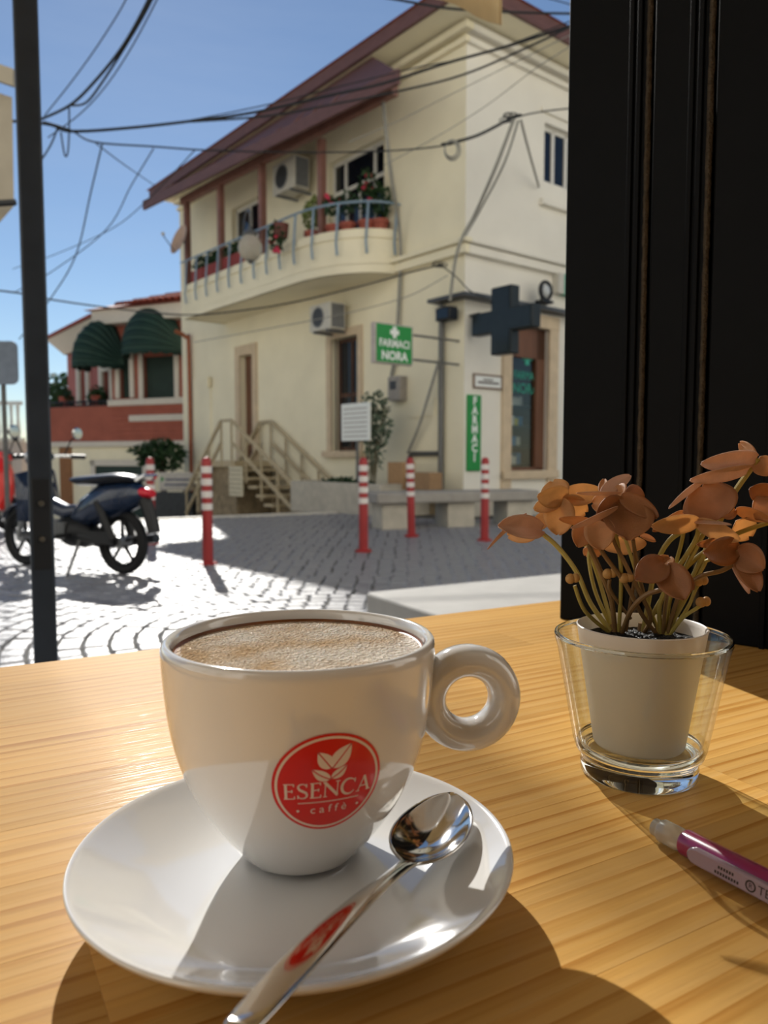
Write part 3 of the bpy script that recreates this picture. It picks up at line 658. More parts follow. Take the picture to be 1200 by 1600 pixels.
b0, b1 = G(596, 828), G(795, 800)
bd = Vector((.93, .37, 0)).normalized(); bnrm = Vector((-bd.y, bd.x, 0))
bf = lambda x, y, z: Vector((b0.x + bd.x * x + bnrm.x * y, b0.y + bd.y * x + bnrm.y * y, z))
bench_m = M('bench_stone', '9b968e', .8, var=.1, scale=8, bump=.2)
MB().box(-.08, 2.3, -.06, .5, .33, .47, bf).build('seat', bench_m, bn, bevel=.02)
for x in (.02, .95, 1.85): MB().box(x, x + .4, .02, .42, -.012, .33, bf).build('support', stone, bn, bevel=.015)
st_ = MB(); st_.box(.95, 2.6, .1, .55, -.012, .3, RF); tag(st_.build('shop_step', stone, bevel=.015), 'pale stone block in front of the pharmacy window', 'step')
# ================================================================== bollards
red = M('bollard_red', '9c2d2d', .45, var=.08, scale=6); wht = M('bollard_white', 'dcd6d0', .5, var=.04)
def bollard():
    t = thing('bollard', (0, 0, 0), 'x', 'bollard', 'striped red bollards along the kerb')
    MB().lathe([(0, 0), (.085, 0), (.085, .015), (.05, .03), (0, .03)], 20).build('foot', red, t, local=True)
    MB().lathe([(0, .02), (.046, .02), (.043, .87), (.036, .9), (.02, .915), (0, .92)], 20).build('post', red, t, local=True)
    for i in range(4):
        z = .468 + i * .105; MB().lathe([(.0435, z), (.0475, z + .003), (.0475, z + .056), (.0435, z + .059)], 20).build('white_band', wht, t, local=True)
    return t
bp = bollard()
for i, ((px, py), lab, lean) in enumerate((((237, 850), 'striped red bollard right behind the tail of the motorbike', 0), ((325, 882), 'striped red bollard in the sun with a long shadow, in front of the stair', 0),
        ((568, 862), 'tallest looking striped red bollard in the shade, left of the stone bench', 0), ((643, 838), 'slightly tilted striped red bollard in front of the stone bench', .03), ((757, 845), 'striped red bollard below the vertical green sign, nearest the plant', 0))):
    t = bp if i == 0 else copy_tree(bp); q = G(px, py); t.location = q; t['label'] = lab; t.rotation_euler = (0, -lean, random.random())
# ================================================================== dark post by the table
pp = P(61, 700, 2.04); post = thing('awning_post', (pp.x, pp.y, 0), 'dark square metal post with two bolts at the left edge', 'post')
pm = M('post_dark', '363e48', .5, var=.15, scale=12, metal=.2)
pf = lambda x, y, z: Vector((pp.x + AD.x * .0 + x * math.cos(.45) - y * math.sin(.45), pp.y + x * math.sin(.45) + y * math.cos(.45), z))
MB().box(-.029, .029, -.036, .036, 0, 2.62, pf).build('shaft', pm, post, bevel=.006)
MB().box(-.08, .08, -.08, .08, 0, .01, pf).build('foot_plate', pm, post, bevel=.003)
MB().box(-.022, .022, -.038, -.032, .62, .86, pf).build('joint_plate', M('plate_dark', '23262a', .55), post, bevel=.002)
bolt_m = M('bolt_steel', '8d8a80', .35, metal=.8)
for py in (787, 843):
    z = P(62, py, 2.0).z; MB().lathe([(0, -.008), (.006, -.007), (.008, -.003), (.008, 0)], 12, fn=lambda x, y, q: pf(x, -.038 + q, z + y)).build('bolt', bolt_m, post)
# ================================================================== cream awning of the cafe
ca = P(785, 37, 2.7); aw = thing('awning', (ca.x, ca.y, 0), 'cream fabric awning of the cafe, its valance hanging at the top edge', 'awning')
canvas = M('awning_canvas', 'd8c39a', .9, var=.06, scale=14, bump=.2, bscale=300, transl=.35)
fa_ = lambda a, b, z: Vector((ca.x + AD.x * a + AE.x * b, ca.y + AD.y * a + AE.y * b, z))
WB = (Vector((ca.x, ca.y)) - wb).dot(AE)
rows = [[fa_(a, -WB * k / 6 + .0, 2.66 + .55 * k / 6 - .03 * math.sin(math.pi * k / 6)) for k in range(7)] for a in (-3.6, -2.4, -1.2, 0)]
MB().grid(rows).build('canopy', canvas, aw, solid=.002)
vz = []
for i in range(73):
    a = -3.6 + 3.6 * i / 72; ph = ((a + 3.6) % .6) / .6
    vz.append([fa_(a, .008 * math.sin(i * .9), 2.66), fa_(a, .012 * math.sin(i * .9), 2.56), fa_(a, .015 * math.sin(i * .9 + .5), ca.z + .035 * (1 - math.sin(math.pi * ph)) * (0 if i > 66 else 1) )])
MB().grid(vz).build('valance', canvas, aw, solid=.002)
MB().tube([fa_(-3.6, -.02, 2.67), fa_(0, -.02, 2.67)], .022, 8).build('front_bar', pm, aw)
MB().tube([r_ for r_ in (vz[-1][0], vz[-1][1], vz[-1][2])], .004, 6).build('hem_cord', canvas, aw)
for a in (-3.5, -.1): MB().tube([fa_(a, -.03, 2.66), fa_(a, -WB + .0, 2.2)], .02, 6).build('arm', pm, aw)
# neighbour's awning beyond the post
na = thing('side_awning', P(8, 820, 5.2), 'beige awning with a dark rod at the far left, cut by the post', 'awning')
na_m = M('side_canvas', 'a09888', .9, var=.08, scale=5)
Yn = 5.2
tq = [P(-260, 60, Yn), P(19, 152, Yn), P(22, 322, Yn), P(2, 345, Yn), P(-260, 470, Yn)]
MB().add(tq + [q + Vector((-1.6, 2.0, .1)) for q in tq], [(0, 1, 2, 3, 4), (9, 8, 7, 6, 5)] + [(i, i + 5, (i + 1) % 5 + 5, (i + 1) % 5) for i in range(5)]).build('canopy', na_m, na, smooth=False)
tq = [P(-260, 10, Yn - .1), P(20, 107, Yn - .1), P(20, 134, Yn - .1), P(-260, 40, Yn - .1)]
MB().add(tq + [q + Vector((0, .03, 0)) for q in tq], [(0, 1, 2, 3), (7, 6, 5, 4)] + [(i, i + 4, (i + 1) % 4 + 4, (i + 1) % 4) for i in range(4)]).build('valance', na_m, na, smooth=False)
MB().tube([P(-260, 334, Yn - .1), P(24, 316, Yn - .1)], .022, 6).build('rod', blackm, na)
MB().tube([P(-60, 240, Yn), Vector((P(-60, 240, Yn).x, Yn, 0))], .04, 8).build('pole', blackm, na)
# ================================================================== road sign back, pale house far left
rsn = thing('road_sign', (P(8, 565, 8.5).x, 8.5, 0), 'grey back of a rounded road sign left of the post', 'road sign')
c = P(4, 567, 8.5); hw, hh, rr = .17, .235, .07; poly = []
for cx_, cy_, a0 in ((hw - rr, hh - rr, 0), (-hw + rr, hh - rr, 90), (-hw + rr, -hh + rr, 180), (hw - rr, -hh + rr, 270)):
    for k in range(5): a = R(a0 + k * 22.5); poly.append((cx_ + rr * math.cos(a), cy_ + rr * math.sin(a)))
MB().prism(poly, -.006, .006, lambda x, y, h: Vector((c.x + x, c.y + h, c.z + y))).build('plate', M('sign_back_grey', '7c8796', .5, metal=.3), rsn)
MB().tube([Vector((c.x - .02, c.y + .04, 0)), Vector((c.x - .02, c.y + .04, c.z + .2))], .028, 8).build('pole', steel, rsn)
ph = thing('pale_house', (P(0, 690, 26).x, 26, -.96), 'pale low house with a white balustrade at the far left', 'building')
pfm = Frame((P(33, 690, 26).x, 26), (-1, 0), (0, -1))
wz = pfm.hit(10, 690)[1]
MB().box(0, 7, -5, 0, -.96, wz, pfm).build('wall', M('pale_pink_plaster', 'c9bdb4', .85, var=.08, scale=2), ph, smooth=False)
MB().box(-.1, 7, -.1, .1, wz, wz + .12, pfm).build('cornice', cream2, ph)
bz = pfm.hit(10, 627)[1]
for i in range(24): MB().lathe([(.06, wz + .12), (.085, wz + .35), (.05, wz + .8), (.07, bz - .12)], 8, fn=lambda x, y, z: pfm(.08 + i * .22 + x, y, z)).build('baluster', whitep, ph)
MB().box(-.05, 7, -.1, .1, bz - .12, bz, pfm).build('balustrade_rail', whitep, ph)
MB().box(.35, 1.1, .001, .04, -.9, 1.2, pfm).build('door', M('faded_shutter', '8d7a72', .7), ph)
tr = thing('distant_tree', P(88, 640, 30) , 'dark leafy tree top showing between the post and the red house', 'tree')
tp = P(90, 620, 30); b = MB(); leaves(b, tuple(tp), 1.0, .8, .9, 500, .16); b.build('crown', leafg, tr, smooth=False); MB().tube([Vector((tp.x, tp.y, -.96)), tp], .12, 7).build('trunk', M('bark', '4b3d30', .9), tr)
# ================================================================== red house with green hood awnings
brick = M('red_render', 'a05a48', .85, var=.12, scale=2.2, bump=.1); brick2 = M('pink_render', 'a8635b', .85, var=.1, scale=2)
shut = M('green_shutter', '22352c', .6, var=.2, scale=6); hoodm = M('green_canvas', '19352e', .8, var=.18, scale=4)
ribm = M('awning_rib', '3f5d52', .6); rwhite = M('red_house_trim', 'd3cbbd', .8, var=.05)
B1, B0 = P(290, 620, 21.5), P(176, 620, 22.6)
u_ = Vector((B0.x - B1.x, B0.y - B1.y)); bl = u_.length; u_.normalize(); BF = Frame((B1.x, B1.y), u_, (u_.y, -u_.x))
if BF.n.y > 0: BF.n = -BF.n
rh = thing('red_house', (B1.x, B1.y, -.96), 'red house with white trims, green hood awnings and tiled roof left of the cream house', 'building')
zz = lambda px, py, o=0: BF.hit(px, py, o)[1]
sL = BF.hit(78, 700)[0]
z_g, z_r, z_c, z_e = zz(230, 690), zz(230, 632), zz(230, 505), zz(230, 482)
MB().box(-.3, sL, -6, 0, -.96, z_g, BF).build('ground_wall', cream, rh, smooth=False)
MB().box(-.3, sL, -6, .05, z_g, z_r, BF).build('red_band_wall', brick, rh, smooth=False)
for i in range(7):   # grooved courses
    z = z_g + (z_r - z_g) * (i + .5) / 7; MB().box(-.3, bl + .02, .05, .07, z - (z_r - z_g) / 7 * .4, z + (z_r - z_g) / 7 * .4, BF).build('red_course', brick, rh, bevel=.01)
MB().box(-.3, sL, -.02, .12, z_g - .14, z_g + .02, BF).build('moulding', rwhite, rh, bevel=.01)
hs = lambda a, b, ya, yb: (BF.hit(b, ya)[0], BF.hit(a, ya)[0], zz((a + b) / 2, yb), zz((a + b) / 2, ya))
W1 = hs(224, 273, 556, 622); W2 = hs(187, 203, 556, 622)
wall_holes(MB(), BF, -.3, bl, z_r, z_c, [W1, W2]).build('bay_wall', brick, rh, smooth=False)
for h in (W1, W2):
    t = .16
    for x in (h[0] - t, h[1]): MB().box(x, x + t, -.02, .06, h[2], h[3] + .1, BF).build('window_trim', rwhite, rh, bevel=.01)
    w_ = MB().box(h[0], h[1], -.2, -.12, h[2], h[3], BF).build('shutter', shut, rh, smooth=False)
    n = 14
    for i in range(n):
        z = h[2] + (h[3] - h[2]) * (i + .5) / n; MB().box(h[0] + .05, h[1] - .05, -.12, -.09, z - .03, z + .02, BF).build('slat', shut, w_, smooth=False)
MB().box(-.3, bl + .08, -.02, .14, z_r - .02, z_r + .16, BF).build('sill_band', rwhite, rh, bevel=.015)
q = hs(205, 286, 648, 658); MB().box(-.1, q[1], .05, .11, q[2], q[3], BF).build('white_band', rwhite, rh, bevel=.012)
MB().box(-.3, bl + .35, -5, .4, z_c, z_e, BF).build('cornice', rwhite, rh, bevel=.02)
# bay roof of barrel tiles
ze = z_e; roof = MB().add([BF(-.4, .55, ze), BF(bl + .5, .55, ze), BF(bl - .1, -2.2, ze + .85), BF(-.4, -2.2, ze + .85), BF(-.4, -5, ze), BF(bl + .5, -5, ze)], [(0, 1, 2, 3), (1, 5, 2), (3, 2, 5, 4), (0, 3, 4), (0, 4, 5, 1)]).build('bay_roof', tile, rh, smooth=False)
half = [(.1 * math.cos(math.pi * k / 6), .1 * math.sin(math.pi * k / 6)) for k in range(7)]
for i in range(11):
    for j in range(4):
        s = -.3 + i * .215 + .02; f0, f1 = j / 4, (j + 1.08) / 4
        if s > bl + .45 - f0 * .6: continue
        row = lambda f, up: [BF(s + x, .57 - 2.75 * f, ze + .85 * f + y * .9 + up) for x, y in half]
        MB().grid([row(f0, .03), row(f1, .0)]).build('roof_tile', tile, roof, solid=.015)
# left wing falling back
W0, W9 = P(178, 620, 23.0), P(106, 600, 27.0); u_ = Vector((W9.x - W0.x, W9.y - W0.y)); wl_ = u_.length; u_.normalize(); WF = Frame((W0.x, W0.y), u_, (u_.y, -u_.x))
if WF.n.y > 0: WF.n = -WF.n
zw = WF.hit(130, 545)[1]
H1 = (WF.hit(137, 600)[0], WF.hit(126, 600)[0], z_r, WF.hit(131, 572)[1]); H2 = (WF.hit(174, 600)[0], WF.hit(162, 600)[0], z_r, WF.hit(168, 580)[1])
wall_holes(MB(), WF, 0, wl_, z_r - .3, zw, [H1, H2]).build('wing_wall', brick2, rh, smooth=False)
for h in (H1, H2):
    b = MB(); t = .28; b.box(h[0] - t, h[0], -.02, .08, h[2], h[3] + t, WF); b.box(h[1], h[1] + t, -.02, .08, h[2], h[3] + t, WF); b.box(h[0] - t, h[1] + t, -.02, .08, h[3], h[3] + t, WF); b.build('window_trim', rwhite, rh, bevel=.01)
    MB().box(h[0], h[1], -.25, -.15, h[2], h[3], WF).build('wing_door', shut, rh, smooth=False)
b = MB(); b.add([WF(-.2, .1, zw), WF(wl_, .1, zw), WF(wl_ + .3, .6, zw + .5), WF(-.2, .6, zw + .5), WF(-.2, -4, zw), WF(wl_, -4, zw), WF(wl_ + .3, -4, zw + .5), WF(-.2, -4, zw + .5)], [(0, 1, 2, 3), (4, 7, 6, 5), (3, 2, 6, 7), (1, 5, 6, 2), (0, 3, 7, 4)]); b.build('wing_cornice', rwhite, rh, smooth=False)
b = MB(); b.add([WF(-.2, .7, zw + .5), WF(wl_ + .4, .7, zw + .5), WF(wl_ - 1, -2, zw + 1.1), WF(-.2, -2, zw + 1.1), WF(-.2, .7, zw + .58), WF(wl_ + .4, .7, zw + .58), WF(wl_ - 1, -2, zw + 1.18), WF(-.2, -2, zw + 1.18)], [(0, 1, 2, 3), (7, 6, 5, 4), (0, 4, 5, 1), (1, 5, 6, 2), (2, 6, 7, 3), (3, 7, 4, 0)]); b.build('wing_roof', tile, rh, smooth=False)
# dark balcony rail with plants on the wing terrace
zb0, zb1 = zz(120, 656, .0), zz(120, 628, .0)
for i in range(16):
    s = bl + .15 + i * (sL - bl - .2) / 15; MB().tube([BF(s, -.05, z_r - .05), BF(s, -.05, zb1)], .02, 5).build('terrace_baluster', blackm, rh)
MB().tube([BF(bl + .1, -.05, zb1), BF(sL, -.05, zb1)], .03, 6).build('terrace_rail', blackm, rh)
MB().box(bl, sL, -.04, -.02, z_r, zb1 - .1, BF).build('terrace_screen', M('dark_screen', '3a2c2e', .8), rh)
for i, (px, wd) in enumerate(((150, 'right'), (100, 'left'))):
    s = BF.hit(px, 630, -.3)[0]; t = thing('terrace_plant', BF(s, -.3, z_r), 'dark plant on the red house terrace, on the %s' % wd, 'potted plant', 'terrace plants of the red house')
    MB().lathe([(0, z_r), (.15, z_r), (.2, z_r + .35), (.17, z_r + .35), (0, z_r + .3)], 12, fn=lambda x, y, z: BF(s + x, -.35 + y, z)).build('pot', terra, t)
    b = MB(); leaves(b, (s, -.35, zb1 + .1), .35, .2, .4, 160, .1, BF); b.build('foliage', leafg, t, smooth=False)
# hood awnings
def hood(fr, s, z, w_, h, d, lab):
    t = thing('hood_awning', fr(s, .05, z), lab, 'awning', 'green hood awnings of the red house'); nb_ = 7
    f = lambda a, q: fr(s + w_ / 2 * math.cos(a), .06 + d * math.sin(a) * math.sin(q), z + h * math.sin(a) * math.cos(q))
    A = [math.pi * i / 20 for i in range(21)]
    for k in range(nb_):
        q0, q1 = math.pi / 2 * k / nb_, math.pi / 2 * (k + 1) / nb_
        MB().grid([[f(a, q0) for a in A], [f(a, (q0 + q1) / 2) - Vector((0, 0, .015 * math.sin(a))) for a in A], [f(a, q1) for a in A]]).build('canvas_panel', hoodm, t, solid=.006)
        MB().tube([f(a, q1) + Vector((0, 0, .005)) for a in A], .016, 5).build('rib', ribm, t)
    vz = []
    for i in range(61):
        a = math.pi * i / 60; p_ = f(a, math.pi / 2); vz.append([p_, p_ - Vector((0, 0, .12 + .05 * abs(math.sin(i * .55))))])
    MB().grid(vz).build('valance', hoodm, t, solid=.006)
sA, zA = BF.hit(246, 556, .0); hood(BF, sA, zA + .1, BF.hit(204, 560)[0] - BF.hit(287, 560)[0], 1.25, .9, 'green ribbed hood awning over the wide shutter of the red house')
hood(BF, BF.hit(170, 560)[0], zz(168, 572) + .0, 1.25, 1.3, 1.2, 'green ribbed hood awning at the left corner of the red house bay')
# ground floor window of the red house
g = hs(152, 226, 728, 790); MB().box(g[0], g[1], .001, .06, -.9, g[3], BF).build('shop_shutter', shut, rh, smooth=False)
b = MB(); t = .18; b.box(g[0] - t, g[0], 0, .1, -.9, g[3] + t, BF); b.box(g[1], g[1] + t, 0, .1, -.9, g[3] + t, BF); b.box(g[0] - t, g[1] + t, 0, .1, g[3], g[3] + t, BF); b.build('shop_trim', rwhite, rh, bevel=.01)
for i in range(5):
    s = g[0] + (g[1] - g[0]) * (i + .5) / 5; MB().box(s - .18, s + .18, .06, .075, -.8, g[3] - .1, BF).build('shutter_leaf', shut, rh, bevel=.01)
g2 = hs(94, 112, 695, 770); MB().box(g2[0], g2[1], .001, .05, -.9, g2[3], BF).build('brown_door', M('tan_door', '8d5f38', .6, var=.15), rh)
# street sign board under the tree, shrub
sbz = P(275, 752, 18.0); bs = thing('street_board', (sbz.x, 18.0, -.96), 'long pale notice board with dark lettering beside the downpipe', 'sign')
hwb = 26 / 1200 * 18; hhb = 14 / 1200 * 18
MB().box(sbz.x - hwb, sbz.x + hwb, 17.98, 18.02, sbz.z - hhb, sbz.z + hhb).build('board', M('board_pale', 'b9b5ae', .6), bs, bevel=.01)
MB().box(sbz.x - hwb + .16, sbz.x + hwb - .06, 17.972, 17.98, sbz.z + .02, sbz.z + .06).build('text_line', M('board_blue_ink', '4e556e', .6), bs)
MB().box(sbz.x - hwb + .12, sbz.x + hwb - .1, 17.972, 17.98, sbz.z - .1, sbz.z - .06).build('text_line', MATS['board_blue_ink'], bs)
MB().prism([(sbz.x - hwb + .04, sbz.z - .02), (sbz.x - hwb + .12, sbz.z + .05), (sbz.x - hwb + .06, sbz.z + .12)], 17.97, 17.98, lambda x, z, y: Vector((x, y, z))).build('mark', greens, bs)
for dx in (-.3, .3): MB().tube([Vector((sbz.x + dx, 18.04, -.96)), Vector((sbz.x + dx, 18.04, sbz.z))], .03, 6).build('board_leg', steel, bs)
shp = P(252, 712, 19.0); sh = thing('dark_tree', (shp.x, 19.0, -.96), 'dense dark green tree growing over the wall beside the red house', 'tree')
b = MB(); leaves(b, tuple(shp), .62, .5, .42, 700, .09); leaves(b, tuple(P(225, 703, 19)), .4, .3, .15, 120, .07); b.build('crown', leafg, sh, smooth=False); MB().tube([Vector((shp.x + .1, 19, -.96)), shp], .08, 7).build('trunk', M('bark', '4b3d30', .9), sh)
lw0 = P(240, 800, 17.4); lwl = MB().box(P(226, 780, 17.6).x, P(303, 780, 17.6).x, 17.5, 17.8, -.96, .12).build('low_wall', M('dark_wall', '3c4043', .9, var=.2), bevel=.02); tag(lwl, 'dark low wall behind the first bollard', 'wall')
# ================================================================== motorbike
rub = M('tyre_rubber', '121315', .8, var=.2, scale=40); bluep = M('dark_blue_paint', '12233c', .25, coat=.6, var=.1); blackp = M('black_plastic', '101113', .5)
chrome = M('chrome', 'd2d2cf', .15, metal=1.0, var=.03); seatm = M('seat_vinyl', '1b1c20', .28, var=.1); alu = M('cast_alloy', '8d8f90', .4, metal=.7)
redl = M('red_lens', 'c4122a', .2, var=.05, coat=.3)
def wheel(t, cx, R0=.255, spokes=True, side=None):
    fw = lambda x, y, z: Vector((cx + x, z, R0 + y))
    wt = MB().torus(R0 - .035, .035, 40, 10, fw).build('tyre', rub, t, local=True)
    MB().torus(R0 - .075, .012, 36, 8, fw, rz=.024).build('rim', blackp, t, local=True)
    MB().lathe([(0, -.06), (.045, -.06), (.05, 0), (.045, .06), (0, .06)], 16, fn=fw).build('hub', alu, t, local=True)
    for k in range(5):
        a = k * 2 * math.pi / 5 + .3; MB().tube([fw(.03 * math.cos(a), .03 * math.sin(a), 0), fw((R0 - .075) * math.cos(a), (R0 - .075) * math.sin(a), 0)], [.018, .011], 6).build('spoke', blackp, t, local=True)
def body(t, sections, nm, m, n=14):
    """loft of elliptical sections: (x, zc, half height, half width)"""
    rows = []
    for x, zc, hh, hw in sections: rows.append([Vector((x, hw * math.cos(2 * math.pi * k / n) , zc + hh * math.sin(2 * math.pi * k / n))) for k in range(n)] )
    b = MB(); m_ = len(rows); vs_ = [q for r in rows for q in r]; fs_ = [(i * n + k, i * n + (k + 1) % n, (i + 1) * n + (k + 1) % n, (i + 1) * n + k) for i in range(m_ - 1) for k in range(n)]
    fs_ += [tuple(range(n)), tuple((m_ - 1) * n + k for k in range(n))]; b.add(vs_, fs_); return b.build(nm, m, t, local=True)
WBASE = 1.12
rear = G(193, 897); hd = math.pi - R(27)
bike = thing('motorbike', (rear.x, rear.y, 0), 'dark blue moped with a shiny seat parked in the sun behind the post', 'motorbike', rz=hd); LOC[bike.name] = (0, 0, 0)
wheel(bike, 0); wheel(bike, WBASE)
body(bike, [(-.26, .64, .03, .04), (-.18, .63, .1, .1), (0, .6, .14, .13), (.2, .55, .16, .14), (.38, .48, .13, .11), (.5, .44, .06, .06)], 'tail_body', bluep)
body(bike, [(-.2, .74, .012, .06), (-.14, .748, .035, .1), (.02, .752, .045, .12), (.22, .738, .045, .12), (.42, .728, .04, .1), (.52, .735, .02, .05)], 'seat', seatm)
MB().tube([Vector((-.24, -.09, .74)), Vector((-.3, -.07, .78)), Vector((-.3, .07, .78)), Vector((-.24, .09, .74))], .012, 6).build('grab_rail', chrome, bike, local=True)
body(bike, [(-.32, .64, .03, .04), (-.28, .645, .04, .06), (-.22, .65, .04, .06)], 'tail_lamp', redl)
MB().tube(smoothpath([Vector((-.24, 0, .6)), Vector((-.3, 0, .45)), Vector((-.33, 0, .34))], 4), [.05] * 9, 8).build('rear_fender', blackp, bike, local=True)
body(bike, [(.3, .3, .06, .08), (.38, .31, .12, .12), (.55, .32, .13, .13), (.66, .33, .09, .1), (.7, .33, .04, .05)], 'engine', M('engine_dark', '1d1e20', .45, metal=.5))
for k in range(5): MB().box(.5 + k * .03, .512 + k * .03, -.14, .14, .26, .4).build('cooling_fin', alu, bike, local=True)
body(bike, [(.35, .5, .05, .05), (.6, .47, .06, .07), (.78, .52, .07, .09), (.88, .66, .1, .11), (.93, .8, .07, .08)], 'frame_cover', bluep)
for s in (-1, 1):
    MB().add([Vector((.8, s * .1, .38)), Vector((.93, s * .22, .4)), Vector((.98, s * .2, .78)), Vector((.88, s * .09, .82))], [(0, 1, 2, 3)]).build('leg_shield', bluep, bike, local=True, solid=.012)
    MB().tube([Vector((WBASE, s * .07, .255)), Vector((.98, s * .07, .66))], .022, 8).build('fork', alu, bike, local=True)
    MB().tube([Vector((0, s * .1, .28)), Vector((.14, s * .12, .58))], .03, 8).build('shock', blackp, bike, local=True)
    MB().tube([Vector((0, s * .08, .255)), Vector((.42, s * .09, .3))], .028, 8).build('swing_arm', blackp, bike, local=True)
    MB().tube(smoothpath([Vector((.9, 0, .9)), Vector((.88, s * .15, .93)), Vector((.8, s * .32, .92))], 4), .013, 8).build('handlebar', chrome, bike, local=True)
    MB().tube([Vector((.82, s * .24, .925)), Vector((.78, s * .35, .92))], .02, 8).build('grip', blackp, bike, local=True)
    mi = MB().tube(smoothpath([Vector((.86, s * .2, .93)), Vector((.85, s * .26, 1.05)), Vector((.82, s * .3, 1.1))], 4), .007, 6).build('mirror_stem', blackp, bike, local=True)
    MB().lathe([(0, -.012), (.045, -.01), (.055, 0), (.05, .008), (0, .008)], 16, fn=lambda x, y, z: Vector((.82 + z, s * .31 + x, 1.12 + y))).build('mirror', chrome, mi, local=True)
    MB().tube([Vector((.45, s * .1, .3)), Vector((.45, s * .26, .3))], .016, 8).build('foot_peg', rub, bike, local=True)
body(bike, [(.8, .92, .03, .05), (.88, .93, .07, .1), (.98, .92, .08, .09), (1.03, .91, .06, .06)], 'headlamp_cowl', bluep)
MB().lathe([(0, .02), (.05, .012), (.06, 0)], 16, fn=lambda x, y, z: Vector((1.02 + z, x, .91 + y))).build('headlamp', chrome, bike, local=True)
fd = MB(); rows = []
for i in range(9):
    a = R(25 + i * 14); rows.append([Vector((WBASE + (.29 - .02 * abs(y) / .05) * math.cos(a), y, .255 + (.29 - .02 * abs(y) / .05) * math.sin(a))) for y in (-.06, -.03, 0, .03, .06)])
fd.grid(rows).build('front_fender', bluep, bike, local=True, solid=.006)
MB().tube(smoothpath([Vector((.6, -.12, .22)), Vector((.4, -.14, .2)), Vector((.1, -.16, .24)), Vector((-.2, -.16, .28))], 5), [.02] * 6 + [.04] * 10, 10).build('exhaust', M('exhaust_dark', '3a3a3c', .4, metal=.8), bike, local=True)
MB().tube([Vector((.36, .1, .26)), Vector((.28, .3, .01))], .012, 6).build('side_stand', steel, bike, local=True)
MB().box(.0, .4, .095, .11, .24, .34).build('chain_guard', blackp, bike, local=True)
# ================================================================== red scooter at the left edge
rb0 = Vector((P(10, 700, 9.6).x, 9.6, 0)); redp = M('scooter_red', 'd8261e', .3, coat=.4, var=.08)
sc = thing('red_scooter', rb0, 'bright red scooter parked behind the post at the left edge', 'scooter', rz=R(65)); LOC[sc.name] = (0, 0, 0)
wheel(sc, 0, .22); wheel(sc, -1.2, .22)
body(sc, [(-1.45, .62, .05, .08), (-1.3, .62, .14, .14), (-1.0, .56, .18, .16), (-.75, .5, .14, .14), (-.65, .42, .06, .1)], 'rear_body', redp)
body(sc, [(-1.4, .78, .02, .08), (-1.2, .8, .04, .13), (-.9, .79, .04, .12), (-.7, .77, .02, .06)], 'seat', seatm)
MB().box(-.72, -.2, -.16, .16, .28, .34).build('foot_board', redp, sc, local=True, bevel=.02)
body(sc, [(-.22, .55, .28, .2), (-.12, .58, .34, .24), (-.05, .6, .3, .2), (.02, .58, .16, .1)], 'leg_shield', redp)
body(sc, [(-.12, .9, .03, .05), (-.08, .93, .06, .12), (.02, .92, .06, .1), (.06, .91, .03, .04)], 'headlamp_cowl', redp)
MB().tube([Vector((0, 0, .22)), Vector((-.1, 0, .9))], .03, 8).build('fork', alu, sc, local=True)
for s in (-1, 1):
    MB().tube([Vector((-.08, 0, .94)), Vector((-.12, s * .18, .97)), Vector((-.18, s * .33, .96))], .014, 8).build('handlebar', blackp, sc, local=True)
    mi = MB().tube([Vector((-.12, s * .2, .97)), Vector((-.1, s * .26, 1.14))], .007, 6).build('mirror_stem', blackp, sc, local=True)
    MB().lathe([(0, -.012), (.05, -.01), (.06, 0), (0, .008)], 14, fn=lambda x, y, z: Vector((-.1 + z, s * .28 + x, 1.17 + y))).build('mirror', blackp, mi, local=True)
fd = MB(); rows = []
for i in range(9):
    a = R(20 + i * 16); rows.append([Vector((.26 * math.cos(a), y, .22 + .26 * math.sin(a))) for y in (-.07, 0, .07)])
fd.grid(rows).build('front_fender', redp, sc, local=True, solid=.006)
# ================================================================== wires in the air
def sky_cable(pts, r, label, m=cable_m, cat='cable', name='overhead_cable'):
    tag(MB().tube(smoothpath([P(*q) for q in pts], 6), r, 6).build(name, m), label, cat)
sky_cable([(-60, 185, 8), (68, 193, 8.2), (110, 205, 8.4), (200, 200, 8.8), (300, 189, 9.2), (400, 175, 9.5), (520, 148, 9.7), (600, 130, 9.8), (700, 98, 9.7), (800, 70, 9.4), (940, 24, 8.8)], .016, 'thick black cable crossing the whole sky and the top of the house')
sky_cable([(300, 190, 9.2), (420, 181, 9.5), (520, 163, 9.6), (620, 143, 9.6), (720, 118, 9.4), (820, 76, 9.2), (940, 18, 8.8)], .013, 'second black cable sagging below the thick one across the eaves')
sky_cable([(112, 206, 8.4), (260, 194, 8.9), (420, 163, 9.4), (520, 138, 9.6), (640, 108, 9.6), (760, 82, 9.4), (940, 14, 8.8)], .007, 'thin cable running just above the thick black one')
sky_cable([(68, 190, 8.2), (110, 203, 8.4), (148, 222, 8.6), (240, 229, 9.2), (330, 235, 9.8), (470, 238, 10.2), (600, 236, 10.4), (690, 228, 10.6), (740, 214, 10.8), (800, 186, 11.2), (850, 174, 11.2), (940, 165, 11)], .01, 'cable from the junction at the post to the knot by the front window')
sky_cable([(690, 226, 10.6), (745, 212, 10.8), (800, 184, 11.2), (815, 180, 11.2)], .02, 'taped dark thick stretch of cable near the wire coil')
sky_cable([(60, 188, 8.2), (110, 164, 8.0), (150, 125, 7.8), (190, 75, 7.5), (222, 20, 7.2), (255, -50, 7)], .014, 'black cable rising steeply from the post towards the sun')
sky_cable([(112, 165, 8.0), (135, 160, 7.9), (160, 128, 7.8), (196, 72, 7.5), (232, 10, 7.2), (258, -50, 7)], .011, 'second steep black cable just right of the first one')
